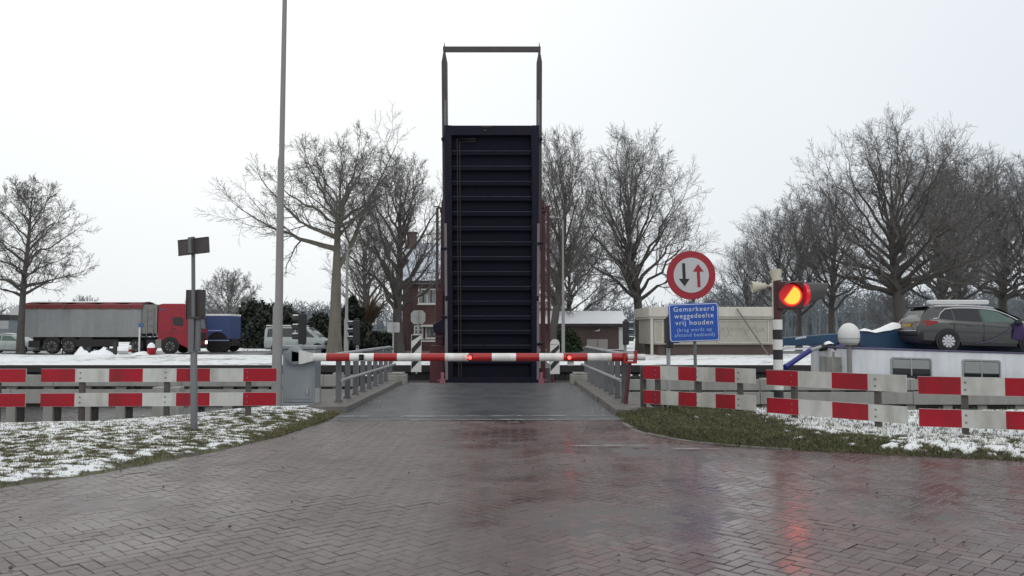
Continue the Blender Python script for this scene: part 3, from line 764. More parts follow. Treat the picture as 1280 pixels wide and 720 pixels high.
# ================================================================== RED AND WHITE BOARDS
def board_panel(p0, p1, nseg, first_red, post_ts, label, zb=0.0, group='red and white boards along the verges', z=((.21,.47),(.68,.94)), dz0=0.0, dz1=0.0):
    p0 = Vector((*p0, 0)); p1 = Vector((*p1, 0)); d = (p1-p0); L = d.length; d.normalize(); nrm = Vector((-d.y, d.x, 0))
    if nrm.y < 0: nrm = -nrm
    t = thing('barrier_board_fence', label, 'board fence', p0.lerp(p1, .5) + Vector((0, 0, zb)), 0, group)
    for (za, zc) in z:
        b = MB()
        for k in range(nseg):
            a = p0 + d*(L*k/nseg); c = p0 + d*(L*(k+1)/nseg)
            da = lerp(dz0, dz1, k/nseg); dc = lerp(dz0, dz1, (k+1)/nseg)
            mi = 0 if ((k % 2 == 0) == first_red) else 1
            e = .012
            for (lo, hi, m_) in ((0, e, 2), (e, 1-e, mi), (1-e, 1, 2)):
                za_, zc_ = lerp(za, zc, lo) if lo else za, lerp(za, zc, hi)
                vs = [a+Vector((0,0,za_+da)), c+Vector((0,0,za_+dc)), c+Vector((0,0,zc_+dc)), a+Vector((0,0,zc_+da))]
                fr = vs; bk = [q + nrm*.03 for q in vs]
                b.add(fr, [(0,1,2,3)], m_); b.add(bk, [(3,2,1,0)], 2)
            for (zz, sg) in ((za, 0), (zc, 1)):
                vs = [a+Vector((0,0,zz+da)), c+Vector((0,0,zz+dc)), c+nrm*.03+Vector((0,0,zz+dc)), a+nrm*.03+Vector((0,0,zz+da))]
                b.add(vs, [(0,1,2,3)], 2)
        for (q, dd) in ((p0, dz0), (p1, dz1)):
            b.add([q+Vector((0,0,za+dd)), q+nrm*.03+Vector((0,0,za+dd)), q+nrm*.03+Vector((0,0,zc+dd)), q+Vector((0,0,zc+dd))], [(0,1,2,3)], 2)
        b.build('board', [M['board_red'], M['board_white'], M['board_edge']], t)
    for tt in post_ts:
        q = p0 + d*(L*tt) + nrm*.085
        a = math.atan2(d.y, d.x)
        b = MB(); b.cbox((q.x, q.y, (zb-1.0+z[1][1]-.02)/2), (.085, .085, z[1][1]-.02-zb+1.0), rz=a)
        q2 = q - nrm*.03
        b.build('post', M['post_brown'], t, bevel=.006)
        for (za, zc) in z:
            dd = lerp(dz0, dz1, tt)
            for fz in (.3, .7):
                c_ = q - nrm*.085 + Vector((0, 0, lerp(za, zc, fz) + dd - q.z)); b = MB(); b.tube([c_ - nrm*.001, c_ - nrm*.010], .014, 8); b.build('bolt', M['galv_dark'], t)
YL = 14.45
ZL = ((.285, .520), (.710, .945))
board_panel((px(53, YL), YL), (px(342, YL), YL+.22), 7, True, (.165, .525, .875), 'complete red and white board fence ending behind the tall lamp post', .03, z=ZL)
board_panel((px(53, YL)-4.42, YL-.35), (px(34, YL-.02), YL-.02), 7, True, (.12, .5, .88), 'red and white board fence cut off by the left edge of the photo', .03, z=ZL)
board_panel((px(803.5, 16.0), 16.0), (px(943, 14.55), 14.55), 6, True, (.12, .5, .86), 'shortest red and white board fence, in front of the round sign', .06)
board_panel((px(957, 14.2), 14.2), (px(1131, 12.45), 12.45), 4, True, (.20, .80), 'four segment red and white board fence in front of the black and white signal post', .06)
board_panel((px(1146, 12.15), 12.15), (px(1430, 11.2), 11.2), 5, True, (.22, .80), 'red and white board fence below the car, cut off by the right edge', .04)
# dark end post at the start of the right fences
b = MB(); x = px(803.5, 16.15); b.box(x-.055, x+.055, 16.1, 16.2, -.1, .93)
tag(b.build('wooden_post', M['post_brown'], bevel=.01), 'dark wooden post at the left end of the shortest red and white fence', 'post')

# ================================================================== BARRIER
def barrier():
    Y = 17.15; cx = px(374, Y)
    t = thing('road_barrier', 'grey barrier cabinet with lowered red and white boom and lit red lamps', 'barrier', (cx, Y, .05))
    w = .335
    b = MB(); b.box(cx-w, cx+w, Y, Y+.55, .12, 1.22); b.box(cx-w-.03, cx+w+.03, Y-.03, Y+.58, 1.222, 1.30)
    b.box(cx-w-.05, cx+w+.05, Y-.04, Y+.6, .0, .118)
    b.build('cabinet', M['cabinet'], t, bevel=.02)
    b = MB(); b.box(cx-w+.05, cx+w-.05, Y-.012, Y-.002, .2, 1.0); b.build('door', M['cabinet'], t, bevel=.004)
    b = MB(); b.box(cx+w-.16, cx+w-.12, Y-.05, Y-.013, .30, .42); b.box(cx+w-.03, cx+w+.1, Y+.02, Y+.16, .10, .42); b.build('handle', M['galv'], t)
    zb = 1.065; yb = Y-.12
    b = MB(); b.lathe([(.16,-.09),(.19,-.07),(.19,.07),(.15,.10),(0.02,.10)], (cx-.05, Y-.05, zb+.03), 24, axis='Y')
    b.prism([(cx-.12, zb+.14), (cx+.24, zb+.06), (cx+.24, zb-.08), (cx-.12, zb-.1)], yb-.03, yb+.06)
    b.build('hub', M['cabinet'], t, bevel=.01, smooth=40)
    x0 = px(388, yb); 
    b = MB()   # flared clamp
    for sy in (-1, 1): b.prism([(x0-.20, zb+.13), (x0-.15, zb+.135), (x0+.08, zb+.07), (x0+.08, zb-.07), (x0-.15, zb-.135), (x0-.20, zb-.13)], yb+sy*.075-.006, yb+sy*.075+.006)
    b.box(x0-.21, x0-.18, yb-.09, yb+.09, zb-.14, zb+.14)
    b.build('clamp', M['stripe_white'], t)
    xs = [388, 409, 438, 468, 497, 527, 556.5, 586, 615, 645, 674, 704, 734, 764, 784, 806]
    b = MB(); 
    for i in range(len(xs)-1):
        a, c = px(xs[i], yb), px(xs[i+1], yb); mi = i % 2
        r = .083 if xs[i] < 784 else .065
        if mi: mi = 1
        b.tube([(a, yb, zb), (c, yb, zb)], r, 20, mi, cap=(i in (0, len(xs)-2, len(xs)-3)))
    o = b.build('boom', [M['boom_white'], M['boom_red']], t, smooth=50)
    for (u, lit) in ((588, 1), (711, 1), (453, 0)):
        x = px(u, yb)
        b = MB(); b.box(x-.05, x+.05, yb-.10, yb-.075, zb-.06, zb+.06); b.lathe([(.050,0),(.053,.03),(.042,.06)], (x, yb-.10, zb), 16, axis='Y', xf=Matrix.Rotation(R(180), 4, 'Z'))
        lb = b.build('boom_lamp', M['black'], t, smooth=40)
        b = MB(); b.lathe([(.038,0),(.034,.02),(.015,.032)], (x, yb-.155, zb), 16, axis='Y', xf=Matrix.Rotation(R(180), 4, 'Z'))
        b.build('lens', M['lamp_boom'] if lit else M['black'], lb, smooth=40)
    b = MB(); # warning beacon brackets under the boom
    for u in (713,): b.box(px(u, yb)-.06, px(u, yb)+.07, yb+.02, yb+.1, zb-.17, zb-.084)
    b.build('bracket', M['stripe_white'], t)
barrier()
t = thing('boom_rest', 'leaning red post with a cup that holds the tip of the lowered boom', 'boom rest', (px(783, 16.9), 16.9, .1))
b = MB(); xa, xb = px(782, 16.9), px(787, 16.95)
b.tube([(xa-.02, 16.9, .06), (xb, 16.98, .98)], [.045, .045], 12); b.box(xa-.1, xa+.08, 16.82, 16.98, .03, .09)
b.build('post', M['bridge_red'], t, smooth=40)
b = MB(); b.prism([(xb-.14, 1.16), (xb-.09, 1.16), (xb-.085, .985), (xb+.09, .985), (xb+.1, 1.2), (xb+.15, 1.2), (xb+.14, .94), (xb-.13, .94)], 16.9, 17.1)
b.build('cup', M['boom_red'], t, bevel=.008)

# ================================================================== TALL LAMP POST
def tall_lamp():
    Y = 16.75; x = px(347, Y)
    t = thing('lamp_post', 'tall grey lamp post left of the barrier, rising past the top of the picture', 'lamp post', (x, Y, .05))
    top = pt(357, 2, Y); lean = .055
    b = MB(); b.tube([(x, Y, -.1), (x, Y, pz(384, Y)), (x+.02, Y, pz(378, Y)), (x+.02, Y, pz(200, Y)), (x+.03, Y, pz(194, Y)), (x+lean, Y, 10.2)],
                     [.105, .098, .080, .066, .055, .042], 20)
    b.build('pole', M['pole_grey'], t, smooth=30)
    b = MB(); b.box(x-.03, x+.03, Y-.106, Y-.085, .55, .95); b.build('hatch', M['pole_grey'], t, bevel=.004)
    b = MB(); b.tube([(x+lean, Y, 10.1), (x+.12, Y+.3, 10.4), (x+.2, Y+1.2, 10.55)], .03, 10); b.build('arm', M['pole_grey'], t, smooth=40)
    b = MB(); b.prism([(Y+1.1, 10.5), (Y+1.9, 10.55), (Y+1.9, 10.65), (Y+1.2, 10.68)], x+.08, x+.34, plane='YZ'); b.build('lamp_head', M['galv'], t, bevel=.03)
tall_lamp()

# ================================================================== LEFT SIGN POLE (seen from behind)
def back_sign():
    Y = 12.9; x0 = px(245.5, Y)
    t = thing('sign_post', 'slightly leaning grey post with the dark backs of two small signs, on the snowy verge', 'sign post', (x0, Y, .05))
    xt = px(239, Y); zt = pz(296, Y); zm = pz(441, Y)
    xm = lerp(x0, xt, (zm+.05)/(zt+.05))
    def X(z): return lerp(x0, xt, (z+.05)/(zt+.05))
    b = MB(); b.tube([(x0, Y, -.15), (X(zm), Y, zm), (X(zm+.03), Y, zm+.03)], [.052, .052, .034], 14); b.tube([(X(zm), Y, zm), (xt, Y, zt)], .030, 12)
    b.build('pole', M['galv_dark'], t, smooth=40)
    # angled direction board at the top
    b = MB(); za, zb = pz(319, Y), pz(298, Y)
    T = Matrix.Translation((xt+.02, Y-.045, (za+zb)/2)) @ Matrix.Rotation(R(-14), 4, 'Z') @ Matrix.Rotation(R(-4.5), 4, 'Y')
    b.box(-.265, .285, -.012, .012, -.125, .125, xf=T); b.box(-.265, .285, -.026, -.012, .115, .125, xf=T); b.box(-.265, .285, -.026, -.012, -.125, -.115, xf=T)
    b.build('small_sign', M['sign_back'], t, bevel=.01)
    b = MB(); b.box(-.035, .02, -.08, -.012, -.11, .14, xf=T); b.build('clip', M['galv_dark'], t, bevel=.005)
    zc, zd = pz(399, Y), pz(362, Y); xc = X((zc+zd)/2)
    b = MB(); T = Matrix.Translation((xc+.02, Y+.05, (zc+zd)/2)) @ Matrix.Rotation(R(-10), 4, 'Z')
    hh = (zd-zc)/2
    b.box(-.16, .16, -.012, .012, -hh, hh, xf=T); b.box(-.16, -.15, -.03, -.012, -hh, hh, xf=T); b.box(.15, .16, -.03, -.012, -hh, hh, xf=T)
    b.build('large_sign', M['sign_back'], t, bevel=.008)
    b = MB(); ze, zf = pz(441, Y), pz(397, Y)
    b.box(xc-.055, xc+.035, Y-.06, Y+.03, ze, zf); b.box(xc+.04, xc+.115, Y-.03, Y+.04, ze+.02, zf-.03)
    b.build('clamp_casing', M['galv_dark'], t, bevel=.012)
    b = MB(); b.box(xc-.05, xc+.15, Y-.075, Y+.02, zf-.015, zf+.015); b.build('bracket', M['sign_back'], t)
back_sign()

# ================================================================== ROUND SIGN AND BLUE SIGN
def priority_sign():
    Y = 15.7; x = px(867.5, Y)
    t = thing('traffic_sign', 'round red rimmed sign with a black and a red arrow above a blue text panel', 'traffic sign', (x, Y, .1))
    b = MB(); b.tube([(x+.05, Y+.07, -.1), (x, Y+.07, pz(318, Y))], .032, 12); b.build('pole', M['galv_dark'], t, smooth=40)
    c = pt(864, 344, Y); r = 30.6*Y/F
    def disc(rr, n=64): return [(c.x+rr*math.cos(2*math.pi*k/n), c.z+rr*math.sin(2*math.pi*k/n)) for k in range(n)]
    b = MB(); b.prism(disc(r), Y, Y+.035); pl = b.build('round_plate', M['sign_red'], t, bevel=.006)
    b = MB(); b.prism(disc(r*.72), Y-.006, Y-.001); b.build('sign_face', M['sign_white'], pl)
    s = r/30.6
    def arrow(dx, up):
        w, hw = 1.9*s, 6.8*s; top, bot = 14.0*s, -15.0*s; hh = 9.5*s
        P = [(-w, bot), (w, bot), (w, top-hh), (hw, top-hh), (0, top), (-hw, top-hh), (-w, top-hh)]
        if not up: P = [(a, -cc) for a, cc in P][::-1]
        return [(c.x+dx*s+a+(0.35*s*(cc/(10*s))*-1), c.z+cc) for a, cc in P]
    b = MB(); b.prism(arrow(-9.0, False), Y-.010, Y-.0075); b.build('down_arrow', M['sign_black'], pl)
    b = MB(); b.prism(arrow(9.0, True), Y-.010, Y-.0075); b.build('up_arrow', M['sign_red'], pl)
    # blue panel, hung slightly out of level
    cb = pt(867.5, 403, Y); w = 31.2*Y/F; h = 24.0*Y/F
    ang = R(2.0)
    T = Matrix.Translation((cb.x, Y, cb.z)) @ Matrix.Rotation(-ang*1.0, 4, 'Y')
    def rr(hw, hh, rad, n=5):
        o = []
        for (cx, cz, a0) in ((hw-rad, -hh+rad, -90), (hw-rad, hh-rad, 0), (-hw+rad, hh-rad, 90), (-hw+rad, -hh+rad, 180)):
            for k in range(n+1): a = R(a0+90*k/n); o.append((cx+rad*math.cos(a), cz+rad*math.sin(a)))
        return o
    b = MB(); b.prism(rr(w, h, .05), 0, .03, xf=T); bp = b.build('blue_panel', M['sign_blue'], t)
    b = MB(); b.prism(rr(w-.012, h-.012, .042), -.005, -.001, 0, xf=T); b.build('white_border', M['sign_text'], bp)
    b = MB(); b.prism(rr(w-.026, h-.026, .034), -.010, -.0055, 0, xf=T); b.build('blue_face', M['sign_blue'], bp)
    lines = [('Gemarkeerd', 16.6, .128, 'sign_text', 50, 0), ('weggedeelte', 8.2, .128, 'sign_text', 49, 0), ('vrij houden', -.4, .128, 'sign_text', 47, 0),
             ('(brug wordt op', -9.2, .095, 'sign_text_faint', 43, .0005), ('afstand bediend)', -15.6, .095, 'sign_text_faint', 50, .0005)]
    for (s_, dy, size, mk, wpx, bold) in lines:
        dz = dy*Y/F - size*.30
        o = text_mesh(s_, size, M[mk], 'lettering', bp, (0, 0, 0), bold=bold, spacing=1.18)
        off = OFF[bp.as_pointer()]
        me = o.data; me.transform(Matrix.Translation(off)); xs_ = [v.co.x for v in me.vertices]; k = wpx*Y/F/(max(xs_)-min(xs_))
        me.transform(Matrix.Diagonal((k, 1, 1, 1)) @ Matrix.Translation((-(max(xs_)+min(xs_))/2, 0, 0)))
        me.transform(Matrix.Translation((0, -.0125, dz))); me.transform(T); me.transform(Matrix.Translation(-off))
    for z in (cb.z+.12, cb.z-.15, c.z+.15, c.z-.2):
        b = MB(); b.box(x-.06, x+.06, Y+.031, Y+.11, z-.02, z+.02); b.build('clip', M['galv_dark'], t)
priority_sign()

# ================================================================== BLACK AND WHITE SIGNAL POST
M['lamp_glow'] = mat('lit signal lens edge', (0.5, 0.02, 0.01), 0.3, emit=(2.2, 0.10, 0.02), estr=1.0)
def signal_post():
    Y = 15.05; x = px(972, Y)
    t = thing('signal_post', 'black and white banded post carrying a lit red warning lamp', 'signal post', (x, Y, .1))
    zs = [-.12, pz(462, Y), pz(449.3, Y), pz(436.8, Y), pz(424.3, Y), pz(412, Y), pz(399.5, Y), pz(345, Y)]
    bands = [-.12]; z = pz(399.5, Y); st = 12.45*Y/F
    seq = [z]; 
    while seq[-1]-st > -.12: seq.append(seq[-1]-st)
    seq = seq[::-1]; b = MB(); n = len(seq)
    r = .086
    b.tube([(x, Y, -.12), (x, Y, seq[0])], r, 20, 1)
    for i in range(n-1):
        top = n-2-i; b.tube([(x, Y, seq[i]), (x, Y, seq[i+1])], r, 20, 0 if top % 2 == 0 else 1)
    b.tube([(x, Y, z), (x, Y, pz(346, Y))], r*.96, 20, 2)
    b.build('pole', [M['stripe_white'], M['sign_black'], M['housing']], t, smooth=40)
    c = pt(985, 369.5, Y); hw = .235; 
    # main lamp facing the road, turned slightly left
    b = MB(); T = Matrix.Translation((c.x, Y-.14, c.z)) @ Matrix.Rotation(R(-8), 4, 'Z')
    b.box(-hw, hw, -.02, .26, -.255, .255, xf=T)
    lamp = b.build('signal_lamp', M['housing'], t, bevel=.03)
    b = MB(); b.box(-hw+.015, hw-.015, -.030, -.0215, -.24, .24, xf=T); b.build('front_plate', M['housing'], lamp, bevel=.004)
    def lens(name, rr, y, m, par, T, n=40, bulge=.02):
        b = MB(); prof = [(rr, 0), (rr*.8, bulge*.5), (rr*.4, bulge*.9), (.004, bulge)]
        b.lathe([(a, h) for a, h in prof], (0, 0, 0), n, axis='Y', xf=None)
        b.v = [tuple(T @ (Matrix.Rotation(R(180), 4, 'Z') @ Vector(p) + Vector((0, y, 0)))) for p in b.v]
        return b.build(name, m, par, smooth=60)
    lens('lens_rim', .205, -.0315, M['lamp_red_rim'], lamp, T, bulge=.012)
    # bright D shaped part of the lens below the hood
    b = MB(); poly = []
    rr = .148
    for k in range(41):
        a = R(-150 + 226*k/40) ; poly.append((.012 + rr*math.cos(a), -.005 + rr*1.06*math.sin(a)))
    lc = b.prism(poly, -.056, -.052, xf=T).build('lens', M['lamp_red_core'], lamp)
    ctr = (.012 + rr*.1, -.02)
    b = MB(); b.prism([(ctr[0] + (p[0]-ctr[0])*1.14, ctr[1] + (p[1]-ctr[1])*1.14) for p in poly], -.0505, -.046, xf=T); b.build('lens_glow', M['lamp_glow'], lc)
    b = MB(); seg = 18; vs = []; fs = []
    for i in range(seg+1):
        a = R(20 + 140*i/seg)
        for (yy, q) in ((-.03, .232), (-.20, .222)):
            vs.append(T @ Vector((q*math.cos(a), yy - (.08*math.sin(a) if yy < -.1 else 0) + (.08 if yy < -.1 else 0), q*math.sin(a))))
            vs.append(T @ Vector(((q-.008)*math.cos(a), yy - (.08*math.sin(a) if yy < -.1 else 0) + (.08 if yy < -.1 else 0), (q-.008)*math.sin(a))))
    for i in range(seg):
        o = i*4
        fs += [(o, o+4, o+6, o+2), (o+1, o+3, o+7, o+5), (o+2, o+6, o+7, o+3)]
    b.add(vs, fs); b.build('hood', M['housing'], lamp, smooth=40)
    # side lamp with the long hood, facing right
    sx = c.x + hw + .03
    b = MB(); b.lathe([(.10, -.03), (.20, .0), (.205, .06), (.16, .10), (.02, .12)], (sx, Y+.02, c.z+.02), 28, axis='X', xf=Matrix.Rotation(R(6), 4, 'Z'))
    side = b.build('side_lamp', M['lamp_side'], t, smooth=50)
    b = MB(); seg = 22; vs = []; fs = []
    for i in range(seg+1):
        a = R(-80 + 340*i/seg); co_, si = math.cos(a), math.sin(a)
        L = .47 - .10*(1-si)/2
        for (xx, q) in ((.055, .213), (L, .135)):
            for th_ in (0, .008): vs.append((sx + xx, Y + .05 + (q-th_)*co_, c.z + .02 + (q-th_)*si + xx*.17))
    for i in range(seg):
        o = i*4; fs += [(o, o+2, o+6, o+4), (o+1, o+5, o+7, o+3), (o+2, o+3, o+7, o+6)]
    b.add(vs, fs); b.build('hood', mat('grey hood', (0.05, 0.046, 0.047), 0.5), side, smooth=40)
    b = MB(); b.box(c.x-.1, x+.1, Y-.02, Y+.08, pz(390, Y), pz(386, Y)); b.build('bracket', M['housing'], t)
    # loudspeakers
    def horn(p, d, L, r0, r1, name='loudspeaker'):
        p = Vector(p); d = Vector(d).normalized(); q = Vector((1,0,0)).rotation_difference(d).to_matrix().to_4x4()
        b = MB(); b.lathe([(r0*.7, 0), (r0, .02), (r0, L*.35), (r1*.93, L*.85), (r1, L), (r1*.9, L*.97), (r0*.5, L*.5)], p, 24, axis='X', xf=q)
        o = b.build(name, M['horn'], t, smooth=45); return o
    h1 = pt(958, 357.5, Y); horn((h1.x, Y+.0, h1.z), (-1, .10, -.06), .26, .06, .108)
    h2 = pt(972, 346, Y); horn((h2.x-.01, Y-.02, h2.z-.10), (-.12, .25, 1), .22, .085, .115)
    b = MB(); b.tube([(h1.x, Y, h1.z), (x, Y, h1.z+.01)], .02, 8); b.tube([(x, Y, h2.z-.03), (x, Y, h2.z-.12)], .03, 8); b.build('speaker_bracket', M['horn'], t)
    b = MB(); b.tube([(x-.085, Y-.02, pz(398, Y)), (x-.085, Y-.02, pz(350, Y))], .016, 8); b.build('cable_duct', M['horn'], t)
signal_post()

# ================================================================== TRAFFIC LIGHTS (seen from the side / behind)
def traffic_light(u, v0, v1, Y, face, label, pole_to=None, snow=False, wpx=8.5, plate=False):
    x = px(u, Y); z0, z1 = pz(v1, Y), pz(v0, Y); w = wpx*Y/F/2; h = z1-z0
    t = thing('traffic_light', label, 'traffic light', (x, Y, 0), 0, 'traffic lights around the bridge')
    b = MB(); b.tube([(x+.0, Y+.12, -.1), (x+.0, Y+.12, z1-.1)], .045, 12); b.build('pole', M['galv'], t, smooth=40)
    b = MB(); b.box(x-w, x+w, Y-.13, Y+.06, z0, z1); b.box(x-w*.55, x+w*.55, Y-.06, Y+.02, z1+.001, z1+h*.07)
    b.build('signal_box', M['black'], t, bevel=.03)
    for k in range(3):
        zc = z1 - h*(.20+.30*k); r = h*.125
        xs = x + face*w
        b = MB(); vs = []; fs = []; seg = 12
        for i in range(seg+1):
            a = R(-20 + 220*i/seg)
            for xx in (0, face*h*.26*(.75+.25*math.sin(a))):
                for q in (r, r*.92): vs.append((xs + xx, Y-.035+q*math.cos(a), zc + q*math.sin(a)))
        for i in range(seg):
            o = i*4; fs += [(o, o+2, o+6, o+4), (o+1, o+5, o+7, o+3), (o+2, o+3, o+7, o+6)]
        b.add(vs, fs); vz = b.build('visor', M['black'], t, smooth=40)
        b = MB(); b.lathe([(r*.9, 0), (r*.5, .015), (.005, .02)], (xs+face*.002, Y-.035, zc), 16, axis='X'); b.build('lens', M['glass_dark'], vz, smooth=50)
        if snow:
            b = MB(); b.cbox((xs+face*h*.10, Y-.035, zc+r+.012), (h*.19, r*1.3, .03)); b.build('snow_cap', M['snow'], vz, bevel=.012)
traffic_light(378.5, 392, 430, 18.3, -1, 'black traffic light rising behind the barrier cabinet', wpx=8.5, snow=True)
traffic_light(446, 400, 431, 24.0, -1, 'black traffic light with snow on its hoods behind the left bridge railing', snow=True, wpx=8)
traffic_light(782, 401, 431, 24.0, 1, 'black traffic light with snow on its hoods behind the right bridge railing', snow=True, wpx=7)
traffic_light(836.5, 396, 435, 18.2, 1, 'dark traffic light half hidden behind the blue text sign', wpx=8)

# ================================================================== FENDER ALONG THE CHANNEL
def fender(side, x0, x1, Y, label):
    t = thing('timber_fender', label, 'fender', ((x0+x1)/2, Y, WATER))
    rows = [(.045, .34), (-.54, -.07)] if side < 0 else [(-.04, .17), (-.50, -.20)]
    rows = [(pz(503.5, Y), pz(486.2, Y)), (pz(482.8, Y), pz(468.5, Y))]
    if side > 0: rows = [(pz(505, Y), pz(489.3, Y)), (pz(487.6, Y), pz(474, Y))]
    rnd = random.Random(side+4)
    for (a, c) in rows:
        x = x0; b = MB()
        while x < x1:
            L = rnd.uniform(3.5, 4.5); b.box(x, min(x+L, x1)-.012, Y-.10, Y-.01, a+rnd.gauss(0,.006), c+rnd.gauss(0,.006)); x += L
        b.build('plank', M['timber'], t, bevel=.012)
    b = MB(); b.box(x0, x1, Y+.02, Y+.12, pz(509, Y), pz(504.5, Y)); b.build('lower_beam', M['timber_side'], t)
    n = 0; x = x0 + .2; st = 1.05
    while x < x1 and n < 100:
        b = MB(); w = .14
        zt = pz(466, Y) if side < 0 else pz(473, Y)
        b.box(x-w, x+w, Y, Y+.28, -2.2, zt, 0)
        b.box(x+w, x+w+.11, Y+.1, Y+.30, -2.2, zt-.12, 1)  # dark slab paints the shade on the right side of the pile
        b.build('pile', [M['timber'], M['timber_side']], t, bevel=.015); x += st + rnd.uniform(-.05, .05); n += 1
fender(-1, -34, -4.6, 24.2, 'weathered grey timber fender in the canal behind the left red and white boards')
fender(1, 3.1, 34, 24.2, 'weathered grey timber fender in the canal behind the right red and white boards')
# wide grey panels standing in front of the left fender
Y = 17.4
b = MB(); xa = px(192, Y); b.box(xa, xa+.27, Y, Y+.3, -1.6, pz(484, Y)); b.box(xa+.32, xa+.56, Y, Y+.3, -1.6, pz(484, Y)); b.box(xa+.255, xa+.335, Y+.1, Y+.25, -1.6, pz(500, Y))
tag(b.build('mooring_pile', M['timber'], bevel=.015), 'pale double mooring pile between the left boards and the timber fender', 'mooring pile')
# far fender with a thin snow cap
for (x0, x1, lab) in ((-60, -4.2, 'dark timber fender on the far side of the channel, left of the bridge'), (3.0, 9.0, 'dark timber fender on the far side of the channel, right of the bridge')):
    t = thing('timber_fender', lab, 'fender', ((x0+x1)/2, 33.6, WATER))
    b = MB(); b.box(x0, x1, 33.5, 33.7, -.60, -.22); b.build('plank', M['quay'], t)
    b = MB(); rnd = random.Random(6); x = x0
    while x < x1:
        L = rnd.uniform(.6, 2.2); b.box(x, min(x1, x+L), 33.48, 33.72, -.219, -.219+rnd.uniform(.03, .07)); x += L + (rnd.uniform(.1, .8) if rnd.random() < .5 else 0)
    b.build('snow_cap', M['snow'], t, bevel=.02)
    x = x0 + .3; n = 0
    while x < x1 and n < 100:
        b = MB(); b.tube([(x, 33.85, -2), (x, 33.85, -.26)], .16, 10); b.build('pile', M['quay'], t, smooth=40); x += 1.2; n += 1
